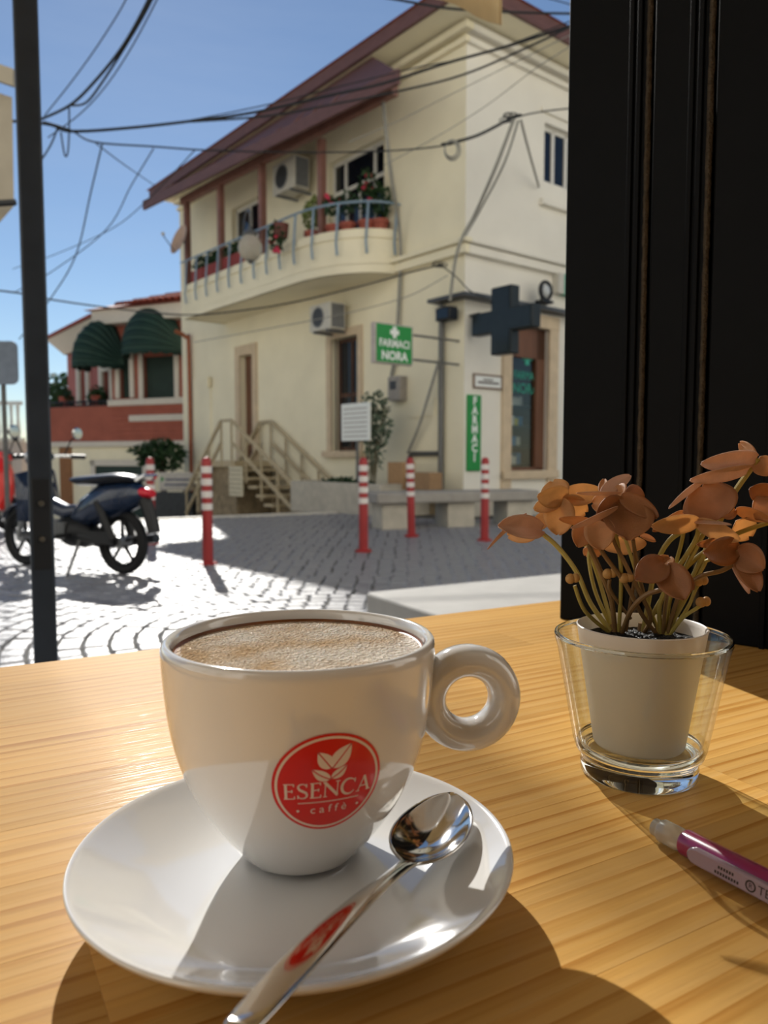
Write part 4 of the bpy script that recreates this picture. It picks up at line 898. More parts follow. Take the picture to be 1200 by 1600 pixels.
sky_cable([(75, 215, 8.2), (125, 178, 8.0), (165, 135, 7.8), (205, 75, 7.5), (245, 0, 7.2), (262, -40, 7)], .006, 'thin grey cable right of the two steep black ones')
sky_cable([(70, 180, 8.2), (110, 130, 8), (150, 75, 7.7), (190, 12, 7.4), (215, -40, 7.2)], .006, 'thin lone cable left of the steep ones')
sky_cable([(108, 165, 8.0), (108, 205, 8.3), (106, 238, 8.4), (101, 242, 8.4), (95, 206, 8.3)], .009, 'short cable loop hanging under the junction by the post')
sky_cable([(90, 200, 8.2), (80, 225, 8.2), (66, 248, 8.2), (56, 262, 8.2)], .01, 'slanting short cable joining the post below the junction')
sky_cable([(160, 224, 8.6), (142, 300, 9.5), (118, 400, 11), (80, 465, 12.5), (30, 530, 14)], .009, 'thin cable dropping down the sky right of the post')
sky_cable([(240, 232, 9.2), (205, 290, 10), (165, 360, 11), (80, 425, 12), (20, 458, 12.5)], .007, 'thin cable slanting down the sky to the left of the balcony')
sky_cable([(150, 224, 8.6), (195, 258, 9.8), (245, 292, 14)], .007, 'thin cable from the junction to the tip of the brown eave')
sky_cable([(305, 234, 9.7), (225, 318, 12), (170, 360, 13), (80, 400, 14), (20, 420, 15)], .007, 'faint cable crossing the lower sky near the dish')
sky_cable([(-40, 450, 9), (30, 458, 9.5), (80, 468, 10), (180, 482, 11), (290, 492, 12), (380, 485, 11.9), (470, 470, 11.6), (560, 448, 11.3), (640, 426, 11.2), (688, 414, 11.3)], .011, 'black cable sagging below the balcony to the house corner')
sky_cable([(302, 535, 14), (400, 517, 13), (480, 502, 12.4), (560, 485, 12), (640, 462, 11.6), (700, 430, 11.4)], .007, 'thin grey cable above the house door and the air conditioner', cable_g)
sky_cable([(688, 414, 11.3), (712, 432, 11.35), (735, 455, 11.2), (765, 468, 11.0)], .009, 'cable tail from the corner knot to the dark cross')
sky_cable([(545, 222, 10.5), (620, 190, 10.3), (700, 150, 10.1), (790, 105, 9.8), (900, 50, 9.3)], .006, 'thin grey wire in front of the upper wall below the black cables', cable_g)
sky_cable([(600, 258, 10.8), (680, 215, 10.5), (760, 165, 10.2), (840, 105, 9.8), (920, 55, 9.3)], .006, 'lower thin grey wire slanting across the upper wall', cable_g)
sky_cable([(560, -12, 7), (640, 3, 7.2), (700, 13, 7.4), (760, 17, 7.5), (830, 20, 7.6), (940, 22, 7.6)], .012, 'dark cable crossing behind the awning corner at the top')
sky_cable([(790, -20, 8), (895, 8, 8), (960, 30, 8)], .006, 'thin wire in the patch of sky at the top right')
cl = MB(); cc = P(707, 233, 10.6)
for k in range(4): cl.torus(.1 + .012 * k, .008, 24, 6, lambda x, y, z: Vector((cc.x + x * .8 + k * .008 - .02, cc.y + z + k * .012, cc.z + y)))
tag(cl.build('cable_coil', cable_g), 'small coil of grey wire hanging on the cable before the house', 'cable coil')
kn = MB()
for k in range(8):
    q = P(795 + random.uniform(-8, 10), 184 + random.uniform(-5, 5), 11.15); kn.torus(.05 + random.uniform(0, .03), .008, 14, 5, lambda x, y, z: Vector((q.x + x, q.y + z, q.z + y * .6)))
tag(kn.build('wire_knot', cable_m), 'tangled dark knot of wires before the front wall', 'cable knot')
kn = MB()
for k in range(6):
    q = P(686 + random.uniform(-8, 8), 415 + random.uniform(-3, 4), 11.3); kn.torus(.05 + random.uniform(0, .03), .007, 14, 5, lambda x, y, z: Vector((q.x + x, q.y + z, q.z + y * .5)))
tag(kn.build('wire_knot', cable_m), 'small tangle of wires under the string course at the corner', 'cable knot')
# ================================================================== table of pine staves
def pine():
    m = bpy.data.materials.new('pine_wood'); m.use_nodes = True; n = m.node_tree; b = n.nodes['Principled BSDF']; L = n.links.new
    t = n.nodes.new('ShaderNodeTexCoord'); oi = n.nodes.new('ShaderNodeObjectInfo')
    ml = n.nodes.new('ShaderNodeMath'); ml.operation = 'MULTIPLY'; ml.inputs[1].default_value = 37.0; L(oi.outputs['Random'], ml.inputs[0])
    cb = n.nodes.new('ShaderNodeCombineXYZ'); L(ml.outputs[0], cb.inputs[0]); L(ml.outputs[0], cb.inputs[1])
    ad = n.nodes.new('ShaderNodeVectorMath'); ad.operation = 'ADD'; L(t.outputs['Object'], ad.inputs[0]); L(cb.outputs[0], ad.inputs[1])
    mp = n.nodes.new('ShaderNodeMapping'); mp.inputs['Scale'].default_value = (.13, 1, 1); L(ad.outputs[0], mp.inputs['Vector'])
    wv = n.nodes.new('ShaderNodeTexWave'); wv.wave_type = 'BANDS'; wv.bands_direction = 'Y'; wv.wave_profile = 'SAW'
    wv.inputs['Scale'].default_value = 34; wv.inputs['Distortion'].default_value = 9; wv.inputs['Detail'].default_value = 3; wv.inputs['Detail Scale'].default_value = .3; wv.inputs['Detail Roughness'].default_value = .5
    L(mp.outputs['Vector'], wv.inputs['Vector'])
    fn = n.nodes.new('ShaderNodeTexNoise'); fn.inputs['Scale'].default_value = 420; fn.inputs['Detail'].default_value = 4
    mp2 = n.nodes.new('ShaderNodeMapping'); mp2.inputs['Scale'].default_value = (.03, 1, 1); L(ad.outputs[0], mp2.inputs['Vector']); L(mp2.outputs['Vector'], fn.inputs['Vector'])
    r = n.nodes.new('ShaderNodeValToRGB'); e = r.color_ramp.elements
    e[0].position, e[0].color = 0, lin('dcb274') + [1]; e[1].position, e[1].color = 1, lin('b0783a') + [1]
    q = e.new(.55); q.color = lin('d8aa66') + [1]
    st = n.nodes.new('ShaderNodeTexNoise'); st.inputs['Scale'].default_value = 170; st.inputs['Detail'].default_value = 6; st.inputs['Distortion'].default_value = .6
    mp4 = n.nodes.new('ShaderNodeMapping'); mp4.inputs['Scale'].default_value = (.035, 1, .4); L(ad.outputs[0], mp4.inputs['Vector']); L(mp4.outputs['Vector'], st.inputs['Vector'])
    s1 = n.nodes.new('ShaderNodeMapRange'); s1.inputs['From Min'].default_value = .3; s1.inputs['From Max'].default_value = .7; L(st.outputs['Fac'], s1.inputs['Value'])
    wb_ = n.nodes.new('ShaderNodeRGBToBW'); L(wv.outputs['Color'], wb_.inputs[0])
    mxg = n.nodes.new('ShaderNodeMix'); mxg.inputs[0].default_value = .55; L(s1.outputs['Result'], mxg.inputs[2]); L(wb_.outputs[0], mxg.inputs[3])
    L(mxg.outputs[0], r.inputs['Fac'])
    mf = n.nodes.new('ShaderNodeMix'); mf.data_type = 'RGBA'; mf.blend_type = 'MULTIPLY'; mf.inputs['Factor'].default_value = .35
    L(r.outputs['Color'], mf.inputs['A']); L(fn.outputs['Color'], mf.inputs['B'])
    gr = n.nodes.new('ShaderNodeMapRange'); gr.inputs['To Min'].default_value = .80; gr.inputs['To Max'].default_value = 1.0; L(oi.outputs['Random'], gr.inputs['Value'])
    hs_ = n.nodes.new('ShaderNodeHueSaturation'); hs_.inputs['Saturation'].default_value = 1.04; L(gr.outputs['Result'], hs_.inputs['Value'])
    fg = n.nodes.new('ShaderNodeRGBToBW'); L(fn.outputs['Color'], fg.inputs[0])
    mr0 = n.nodes.new('ShaderNodeMapRange'); mr0.inputs['From Min'].default_value = .3; mr0.inputs['From Max'].default_value = .7; mr0.inputs['To Min'].default_value = .72; mr0.inputs['To Max'].default_value = 1.08; L(fg.outputs[0], mr0.inputs['Value'])
    L(mr0.outputs['Result'], mf.inputs['B']); L(mf.outputs['Result'], hs_.inputs['Color']); L(hs_.outputs['Color'], b.inputs['Base Color'])
    b.inputs['Roughness'].default_value = .5; b.inputs['Specular IOR Level'].default_value = .03; b.inputs['Coat Weight'].default_value = .09; b.inputs['Coat Roughness'].default_value = .17
    # fine scratches in the varnish
    sc_ = n.nodes.new('ShaderNodeTexNoise'); sc_.inputs['Scale'].default_value = 900; sc_.inputs['Detail'].default_value = 2
    mp3 = n.nodes.new('ShaderNodeMapping'); mp3.inputs['Scale'].default_value = (.05, .6, 1); mp3.inputs['Rotation'].default_value = (0, 0, .25); L(ad.outputs[0], mp3.inputs['Vector']); L(mp3.outputs['Vector'], sc_.inputs['Vector'])
    sm = n.nodes.new('ShaderNodeMath'); sm.operation = 'ADD'; L(sc_.outputs['Fac'], sm.inputs[0]); L(fg.outputs[0], sm.inputs[1])
    bp = n.nodes.new('ShaderNodeBump'); bp.inputs['Strength'].default_value = .22; bp.inputs['Distance'].default_value = .0006; L(sm.outputs[0], bp.inputs['Height']); L(bp.outputs['Normal'], b.inputs['Normal']); L(bp.outputs['Normal'], b.inputs['Coat Normal'])
    return m
pine_m = pine()
Q0 = G(650, 965, TZ)                        # a point of the far edge
tb = thing('cafe_table', (Q0.x, Q0.y, 0), 'varnished pine table top of glued staves in raking sun', 'table', rz=R(29.4)); LOC[tb.name] = (0, 0, 0)
SWD = .046; TH = .028; A0, A1 = -1.25, .62
for i in range(19):
    a = A0 - random.uniform(0, .3); y1 = -i * SWD; y0 = y1 - SWD
    while a < A1:
        ln = random.uniform(.26, .62); x0, x1 = max(a, A0), min(a + ln, A1)
        if x1 - x0 > .02:
            g_ = .00002; hx, hy = (x1 - x0) / 2 - g_, SWD / 2 - g_; c = .00007
            b = MB(); v = []
            for z, k in ((-TH, 0), (-c, 0), (0, c)):
                v += [(-hx + k, -hy + k, z), (hx - k, -hy + k, z), (hx - k, hy - k, z), (-hx + k, hy - k, z)]
            b.add(v, [(3, 2, 1, 0), (8, 9, 10, 11)] + [(i_ * 4 + k_, i_ * 4 + (k_ + 1) % 4, (i_ + 1) * 4 + (k_ + 1) % 4, (i_ + 1) * 4 + k_) for i_ in range(2) for k_ in range(4)])
            o = b.build('plank', pine_m, tb, smooth=False, local=True); o.location = ((x0 + x1) / 2, (y0 + y1) / 2, TZ)
        a += ln
tf = M('table_steel', '24262a', .5, metal=.4)
for x in (A0 + .08, A1 - .08):
    for y in (-.07, -19 * SWD + .07): MB().box(x - .022, x + .022, y - .022, y + .022, -.012, TZ - TH).build('leg', tf, tb, local=True, bevel=.003)
for y in (-.07, -19 * SWD + .07): MB().box(A0 + .1, A1 - .1, y - .015, y + .015, TZ - TH - .05, TZ - TH).build('apron', tf, tb, local=True)
# ================================================================== folded black window leaves
wa = G(874, 967, TZ); wd_ = Vector((math.cos(R(-40)), math.sin(R(-40)))); wn = Vector((-wd_.y, wd_.x))
bi = thing('folding_window', (wa.x, wa.y, TZ), 'stack of folded black window leaves with brush seals standing behind the plant', 'window')
wf = lambda x, y, z: Vector((wa.x + wd_.x * x + wn.x * y, wa.y + wd_.y * x + wn.y * y, z))
lm = M('black_frame_paint', '08090c', .5, var=.15, scale=30, spec=.1); brm = M('brush_seal', '5c5040', .95, var=.3, scale=200, bump=.8, bscale=700)
edges = [0, .079, .13, .19, .40]; ZT = 2.75
for i in range(4):
    x0, x1 = edges[i], edges[i + 1]
    lf = MB().box(x0, x1 - .004, .0, .5, TZ, ZT, wf).build('window_leaf', lm, bi, bevel=.0015)
    n_ = 2 if i < 2 else 1
    for k in range(n_): # mouldings on the leaf edge
        xm = x1 - .012 - k * .007; MB().box(xm - .0022, xm + .0022, -.003, .0, TZ, ZT, wf).build('bead', lm, lf, bevel=.0007)
    b = MB(); z = TZ + .001; rows = []
    while z < ZT: 
        rows.append([wf(x1 - .004 + dx + random.uniform(-.0004, .0004), -.0022 + (0 if dx in (0.0,) else .0015), z) for dx in (-.0022, 0.0, .0022)]); z += .006
    b.grid(rows).build('brush_seal', brm, lf, solid=.0008)
# ================================================================== saucer, cup, coffee, spoon
porc = M('white_porcelain', 'dcdbd9', .1, var=.015, scale=6, coat=1.0, spec=.6)
SX, SY = -.0305, .256
sau = thing('saucer', (SX, SY, TZ), 'round white porcelain saucer under the coffee cup', 'saucer')
pr = [(0, .0065), (.03, .0065), (.044, .0078), (.053, .0107), (.062, .0148), (.069, .0186), (.0722, .0207), (.0738, .0213), (.0745, .0203), (.0735, .0183), (.068, .0148), (.058, .0098), (.047, .0058), (.041, .0042), (.04, .0004), (.036, 0), (.034, .0022), (0, .0026)]
MB().lathe(pr, 96, (SX, SY, TZ)).build('dish', porc, sau, subsurf=1, angle=60)
CX, CY = -.0308, .2775; FZ = .0083
cup = thing('coffee_cup', (CX, CY, TZ + FZ), 'white cappuccino cup with a red round ESENCA caffe logo and ring handle', 'cup')
outer = [(.0195, FZ), (.0212, FZ), (.0222, .0098), (.028, .0165), (.0325, .0222), (.0365, .0282), (.0395, .034), (.042, .0398), (.0441, .0457), (.0457, .0515), (.0469, .0574), (.0478, .0632), (.0486, .0705), (.0492, .078), (.0496, .0845)]
prof = [(0, FZ + .002), (.018, FZ + .002), (.0188, FZ + .0004)] + outer + [(.0495, .0868), (.0484, .0884), (.0468, .0883), (.0456, .0868), (.0452, .083), (.0446, .07), (.042, .05), (.036, .034), (.02, .018), (0, .015)]
MB().lathe(prof, 96, (CX, CY, TZ)).build('cup_body', porc, cup, subsurf=1, angle=70)
# ring handle, a flattened doughnut facing the seat
hb = R(6); hv = Vector((math.cos(hb), math.sin(hb), 0)); hn = Vector((-hv.y, hv.x, 0)); hc = Vector((CX, CY, TZ + .0628)) + hv * .0625
ring = MB(); nn, mm = 48, 16
def hfn(x, y, z): return hc + hv * x + Vector((0, 0, 1)) * y + hn * z
ring.torus(.0142, .0061, nn, mm, lambda x, y, z: hfn(x, y, z), rz=.0078); ring.build('handle', porc, cup)
# coffee
def foam():
    m = bpy.data.materials.new('milk_foam'); m.use_nodes = True; n = m.node_tree; b = n.nodes['Principled BSDF']; L = n.links.new
    t = n.nodes.new('ShaderNodeTexCoord'); z = n.nodes.new('ShaderNodeTexNoise'); z.inputs['Scale'].default_value = 38; z.inputs['Detail'].default_value = 3; L(t.outputs['Object'], z.inputs['Vector'])
    r = n.nodes.new('ShaderNodeValToRGB'); e = r.color_ramp.elements; e[0].position, e[0].color = .36, lin('dcba90') + [1]; e[1].position, e[1].color = .62, lin('f6ead9') + [1]
    L(z.outputs['Fac'], r.inputs['Fac']); L(r.outputs['Color'], b.inputs['Base Color'])
    v = n.nodes.new('ShaderNodeTexVoronoi'); v.inputs['Scale'].default_value = 750; L(t.outputs['Object'], v.inputs['Vector'])
    v2 = n.nodes.new('ShaderNodeTexNoise'); v2.inputs['Scale'].default_value = 500; L(t.outputs['Object'], v2.inputs['Vector'])
    a = n.nodes.new('ShaderNodeMath'); a.operation = 'ADD'; L(v.outputs['Distance'], a.inputs[0]); L(v2.outputs['Fac'], a.inputs[1])
    bp = n.nodes.new('ShaderNodeBump'); bp.inputs['Strength'].default_value = 1.0; bp.inputs['Distance'].default_value = .003; L(a.outputs[0], bp.inputs['Height']); L(bp.outputs['Normal'], b.inputs['Normal'])
    b.inputs['Roughness'].default_value = .09; b.inputs['Subsurface Weight'].default_value = .15; b.inputs['Subsurface Radius'].default_value = (.004, .003, .002); b.inputs['Subsurface Scale'].default_value = .5
    return m
cf = thing('coffee', (CX, CY, TZ + .08), 'frothy milk coffee with a brown rim filling the cup', 'coffee')
MB().lathe([(0, .0842), (.03, .0841), (.0425, .0838), (.0440, .0837)], 64, (CX, CY, TZ)).build('froth', foam(), cf)
MB().lathe([(.0440, .0837), (.0447, .0839), (.0452, .0846)], 64, (CX, CY, TZ)).build('crema_rim', M('crema_brown', '7a4a26', .4, var=.3, scale=60), cf)
# ------------------------------------------------ logo on the cup
def rad_at(z):
    for (r0, z0), (r1, z1) in zip(outer, outer[1:]):
        if z0 <= z <= z1: return r0 + (r1 - r0) * (z - z0) / (z1 - z0)
    return outer[-1][0] if z > outer[-1][1] else outer[0][0]
arc = [0.0]; zs_ = [.0098 + (.0845 - .0098) * i / 300 for i in range(301)]
for i in range(300): arc.append(arc[-1] + math.hypot(zs_[i + 1] - zs_[i], rad_at(zs_[i + 1]) - rad_at(zs_[i])))
def z_at(a):
    a = max(0, min(arc[-1], a))
    for i in range(300):
        if arc[i + 1] >= a: return zs_[i] + (zs_[i + 1] - zs_[i]) * (a - arc[i]) / max(1e-9, arc[i + 1] - arc[i])
    return zs_[-1]
BETA = R(17.3); zc = P(507, 1216, .2395).z - TZ; ac = next(arc[i] for i in range(301) if zs_[i] >= zc); rc_ = rad_at(zc); LR = .0179
def on_cup(x, y, h=.0001):
    z = z_at(ac + y * LR); r = rad_at(z) + h; be = BETA + x * LR / rc_
    nz = (rad_at(z + .002) - rad_at(z - .002)) / .004
    return Vector((CX + r * math.sin(be), CY - r * math.cos(be), TZ + z - h * nz))
logo_red = M('logo_red', 'd6201a', .25, var=.02, coat=.3); logo_pale = M('logo_print', 'e6d6c8', .4, var=.02)
b = MB(); rows = [[on_cup(q * math.cos(2 * math.pi * k / 64), q * math.sin(2 * math.pi * k / 64), .00015) for k in range(65)] for q in [i / 12 for i in range(13)]]
lg = b.grid(rows).build('logo', logo_red, cup)
MB().grid([[on_cup(q * math.cos(2 * math.pi * k / 96), q * math.sin(2 * math.pi * k / 96), .00022) for k in range(97)] for q in (.90, .945)]).build('logo_ring', logo_pale, lg)
def stroke(b, pts, ws, ox, oy, s, h=.00022):
    """variable width pen stroke, unit letters"""
    pts = [Vector(q) for q in pts]; n = len(pts); rows = []
    for i in range(n):
        d = (pts[min(i + 1, n - 1)] - pts[max(i - 1, 0)]).normalized(); nr = Vector((-d.y, d.x)) * ws[i] / 2
        rows.append([on_cup(ox + s * q.x, oy + s * q.y, h) for q in (pts[i] - nr, pts[i] + nr)])
    b.grid(rows)
T_, t_ = .15, .06
def seg(b, p, q, w, ox, oy, s): stroke(b, [p, ((p[0] + q[0]) / 2, (p[1] + q[1]) / 2), q], [w] * 3, ox, oy, s)
def letter(b, ch, ox, oy, s):
    g = lambda p, q, w: seg(b, p, q, w, ox, oy, s)
    if ch == 'E':
        g((.14, 0), (.14, 1), T_); g((.02, .97), (.58, .97), t_); g((.02, .03), (.62, .03), t_); g((.14, .52), (.48, .52), t_)
        g((.57, .99), (.57, .82), t_); g((.61, .01), (.61, .2), t_); g((.48, .62), (.48, .42), t_)
    if ch == 'N':
        g((.1, 0), (.1, 1), t_); g((.8, 0), (.8, 1), t_); g((.06, .97), (.82, .06), T_ * 1.1); g((0, .03), (.22, .03), t_); g((.68, .97), (.92, .97), t_); g((-.02, .97), (.14, .97), t_)
    if ch == 'A':
        g((.08, 0), (.42, 1), t_); g((.4, 1), (.76, 0), T_); g((.2, .34), (.62, .34), t_); g((-.02, .03), (.2, .03), t_); g((.62, .03), (.9, .03), t_)
    if ch == 'C':
        pts = [(.46 + .42 * math.cos(R(a)), .5 + .5 * math.sin(R(a))) for a in range(42, 325, 14)]
        stroke(b, pts, [.05 + .11 * max(0, math.sin(math.pi * i / (len(pts) - 1))) for i in range(len(pts))], ox, oy, s); g((.8, .98), (.8, .7), t_)
    if ch == 'S':
        pts = [(.54, .78), (.5, .9), (.36, .97), (.2, .95), (.1, .85), (.1, .72), (.18, .6), (.34, .5), (.5, .4), (.57, .28), (.55, .14), (.44, .05), (.28, .03), (.14, .09), (.08, .22)]
        stroke(b, pts, [.05, .06, .06, .08, .11, .13, .15, .16, .15, .13, .11, .08, .06, .06, .05], ox, oy, s); g((.55, .98), (.55, .74), t_); g((.07, .26), (.07, .02), t_)
x = -.80; sc1 = .32
for ch, adv in (('E', .72), ('S', .72), ('E', .74), ('N', 1.0), ('C', .95), ('A', .9)):
    b = MB(); letter(b, ch, x, -.24, sc1); b.build('letter', logo_pale, lg); x += adv * sc1 * 1.01
MB().grid([[on_cup(-.55 + 1.15 * i / 16, yy, .00022) for i in range(17)] for yy in (-.345, -.325)]).build('logo_line', logo_pale, lg)
vs_, fs_ = text_poly('c a f f è', .24)
MB().add([on_cup(xx + .03, yy - .51, .00022) for xx, yy in vs_], fs_).build('small_word', logo_pale, lg, smooth=False)
for xx in (-.55, .6): MB().grid([[on_cup(xx + q * math.cos(2 * math.pi * k / 12), -.51 + q * math.sin(2 * math.pi * k / 12), .00022) for k in range(13)] for q in (0, .028)]).build('dot', logo_pale, lg)
def blade(b, p, q, wd, bow=0.0, hollow=None):
    p, q = Vector(p), Vector(q); d = q - p; nr = Vector((-d.y, d.x)).normalized()
    rows = []
    for i in range(13):
        u = i / 12; c_ = p + d * u + nr * bow * math.sin(math.pi * u); ww = wd * math.sin(math.pi * u ** .8) ** .8 if 0 < u < 1 else 0
        rows.append([on_cup(*(c_ - nr * ww), .00022), on_cup(*(c_ - nr * .012), .00022)]); 
    b.grid(rows); rows = []
    for i in range(13):
        u = i / 12; c_ = p + d * u + nr * bow * math.sin(math.pi * u); ww = wd * math.sin(math.pi * u ** .8) ** .8 if 0 < u < 1 else 0
        rows.append([on_cup(*(c_ + nr * .012), .00022), on_cup(*(c_ + nr * ww), .00022)])
    b.grid(rows)
for p, q, w_, bw_ in (((.03, .34), (-.2, .66), .13, 0), ((.05, .34), (.36, .76), .15, 0), ((.02, .12), (-.3, .34), .095, .02), ((.04, .14), (.3, .36), .085, -.02)):
    b = MB(); blade(b, p, q, w_, bw_); b.build('logo_leaf', logo_pale, lg)
# ------------------------------------------------ spoon
steelm = M('spoon_steel', 'd5d3cf', .09, metal=1.0, var=.02)
e1 = G(385, 1596, TZ + .034); bc = G(677, 1300, TZ + .019); ax = (bc - e1); ax.z = 0; al = ax.length; ax.normalize(); sd_ = Vector((-ax.y, ax.x, 0))
spn = thing('teaspoon', (bc.x, bc.y, TZ + .013), 'shiny steel teaspoon lying across the saucer', 'spoon')
BLh = .0235
stn = [(-.004, .0035, .0345, 0), (0, .0042, .0345, .0004), (.02, .0046, .0335, .0006), (.04, .0042, .0315, .0008), (.06, .0034, .0285, .001), (al - BLh - .012, .0024, .0232, .0012), (al - BLh - .002, .0028, .021, .001)]
rows = []
N7 = 11
for a, w_, z, dish in stn: rows.append([e1 + ax * a + sd_ * (w_ * (k / 5 - 1)) + Vector((0, 0, TZ + z - e1.z - dish * (k / 5 - 1) ** 2)) for k in range(N7)])
for i in range(0, 17):
    u = -1 + 2 * i / 16; a = al + BLh * u
    w_ = .0138 * math.sqrt(max(0, 1 - u * u)) * (1 - .1 * u) ; w_ = max(w_, .0029 if u < 0 else .0004)
    rimz = .0196 + .0024 * (u + 1)
    row = []
    for k in range(N7):
        v = k / 5 - 1; rr = min(1, math.sqrt((u * .98) ** 2 + (v * w_ / .0142) ** 2)); depth = .0075 * max(0, 1 - rr ** 2)
        q = e1 + ax * a + sd_ * (w_ * v); q.z = TZ + rimz - depth; row.append(q)
    rows.append(row)
MB().grid(rows).build('spoon_body', steelm, spn, solid=.0011, subsurf=1, angle=80)
# ================================================================== glass holder, pot, plant
pc = G(997, 1207, TZ); PX, PY = pc.x, pc.y
glass = M('clear_glass', 'f4faf8', .0, trans=1.0, ior=1.48, var=0)
gh = thing('glass_holder', (PX, PY, TZ), 'clear flared glass holder around the white flower pot', 'glass holder')
def thin_glass():
    m = bpy.data.materials.new('thin_glass'); m.use_nodes = True; n = m.node_tree; n.nodes.clear(); L = n.links.new
    out = n.nodes.new('ShaderNodeOutputMaterial'); t = n.nodes.new('ShaderNodeBsdfTransparent'); t.inputs['Color'].default_value = (.95, .972, .962, 1)
    g = n.nodes.new('ShaderNodeBsdfGlossy'); g.inputs['Roughness'].default_value = .02; lw = n.nodes.new('ShaderNodeLayerWeight'); lw.inputs['Blend'].default_value = .5; pw = n.nodes.new('ShaderNodeMath'); pw.operation = 'POWER'; pw.inputs[1].default_value = 4.0; L(lw.outputs['Facing'], pw.inputs[0]); f = n.nodes.new('ShaderNodeMath'); f.operation = 'MULTIPLY_ADD'; f.inputs[1].default_value = .9; f.inputs[2].default_value = .04; L(pw.outputs[0], f.inputs[0])
    x = n.nodes.new('ShaderNodeMixShader'); L(f.outputs[0], x.inputs['Fac']); L(t.outputs[0], x.inputs[1]); L(g.outputs[0], x.inputs[2]); L(x.outputs[0], out.inputs['Surface'])
    return m
wall_ = [(.0302, .0135), (.0312, .0165), (.0395, .062), (.0408, .0662), (.0404, .0676), (.0394, .0676), (.0386, .066), (.0372, .061), (.0292, .0185), (.0285, .0165)]
MB().lathe(wall_, 72, (PX, PY, TZ)).build('glass_wall', thin_glass(), gh, angle=70)
MB().torus(.0398, .0011, 72, 10, lambda x, y, z: Vector((PX + x, PY + y, TZ + .0678 + z))).build('glass_rim', glass, gh)
base_ = [(0, .0004), (.0255, .0), (.0272, .0012), (.0276, .0055), (.0272, .0088), (.0278, .0102), (.0296, .0118), (.0302, .0135), (.0285, .0165), (.0276, .0152), (.025, .0138), (0, .0132)]
MB().lathe(base_, 72, (PX, PY, TZ)).build('glass_base', glass, gh, angle=70)
pl = thing('potted_plant', (PX, PY, TZ + .014), 'artificial plant with orange brown clover leaves in a small white pot', 'potted plant')
ipx, ipy = PX + .0002, PY + .001
white_pot = M('white_pot', 'e6e0d8', .35, var=.03, transl=.25)
MB().lathe([(0, .0142), (.0205, .0142), (.0214, .0155), (.0300, .0712), (.0304, .0722), (.0298, .0726), (.0290, .072), (.0286, .07), (.0272, .06), (0, .058)], 64, (ipx, ipy, TZ)).build('flower_pot', white_pot, pl, angle=60)
soil_m = M('dark_soil', '1b1a1c', .55, var=.6, scale=300, bump=1.0, bscale=700)
b = MB(); rows = []
for i in range(12):
    r = .0284 * i / 11; rows.append([Vector((ipx + r * math.cos(2 * math.pi * k / 40), ipy + r * math.sin(2 * math.pi * k / 40), TZ + .0655 + (random.uniform(-.0009, .0012) if 0 < i < 11 and k < 40 else 0))) for k in range(40)])
    rows[-1].append(rows[-1][0])
b.grid(rows).build('soil', soil_m, pl)
leaf_m = M('orange_leaf', 'cb9a6c', .5, var=.16, scale=90, bump=.12, bscale=1400, transl=.5)
stem_y = M('stem_yellow', 'a8964a', .5, var=.25, scale=40, transl=.15); stem_b = M('stem_brown', '7d5f38', .5, var=.3, scale=40, transl=.1)
Z2 = lambda x, y: (740 + .38333 * x, 660 + .38333 * y)
YP = .382
def Zp(x, y, Y): return P(*Z2(x, y), Y)
leaf_p = M('sheen_leaf', 'd2ab92', .42, var=.12, scale=90, bump=.12, bscale=1400, transl=.3)  # pale sheen of sun-facing leaf tops, put into the leaf colour
leaf_d = M('shaded_leaf', 'a8744c', .5, var=.18, scale=90, bump=.12, bscale=1400, transl=.38)  # darker copy for leaves facing away from the sun; shade is in the colour
leaf_y = M('backlit_leaf', 'dab484', .5, var=.14, scale=90, bump=.12, bscale=1400, transl=.58)  # lighter copy for backlit leaves; the sun's glow is in the colour
def leaf(bx, by, tx, ty, wz, Yb, Yt, roll=0.0, cup_=.12, droop=.1, notch=.06, mat_=None):
    p, q = Zp(bx, by, Yb), Zp(tx, ty, Yt); d = q - p; L_ = d.length; d.normalize()
    view = (Vector((0, 0, CZ)) - (p + q) / 2).normalized(); wv = d.cross(view).normalized(); nv = wv.cross(d).normalized()
    c_, s_ = math.cos(R(roll)), math.sin(R(roll)); wv, nv = wv * c_ + nv * s_, nv * c_ - wv * s_
    W = wz * 1.13 * .38333 * (Yb + Yt) / 2 / FPX / 2; rows = []
    U, V = 15, 9
    for i in range(U):
        u = .5 - .5 * math.cos(math.pi * i / (U - 1)); f = max(.02, math.sin(math.pi * (.01 + .98 * u) ** .85)) ** .5
        row = []
        for j in range(V):
            v = -1 + 2 * j / (V - 1); uu = u - notch * (1 - abs(v)) ** 2 * u ** 4 - .03 * v * v * u
            row.append(p + d * (L_ * uu) + wv * (W * f * v) + nv * (W * cup_ * (abs(v) ** 1.5) * 2 - L_ * droop * u * u + L_ * droop * .4 * u))
        rows.append(row)
    return MB().grid(rows).build('leaf', mat_ or leaf_m, pl, solid=.0004, angle=80)
def stem(pts, r=.0011, m=stem_y):
    return MB().tube(smoothpath([Zp(*q) for q in pts], 6), [r] * ((len(pts) - 1) * 6 + 1), 8).build('stem', m, pl)
# left tall leaf cluster
leaf(378, 300, 262, 300, 92, 0.408, 0.396, 25, .1, mat_=leaf_y); leaf(350, 318, 245, 355, 60, 0.408, 0.404, -10, .1, mat_=leaf_y)
leaf(360, 312, 515, 280, 84, 0.408, 0.416, 15, .1, -.05, mat_=leaf_y); leaf(352, 312, 345, 462, 112, 0.408, 0.402, 0, .12, mat_=leaf_y); leaf(352, 312, 462, 372, 90, 0.408, 0.416, -10, mat_=leaf_y)
leaf(345, 320, 320, 235, 110, 0.41, 0.42, 10, .08, mat_=leaf_y)
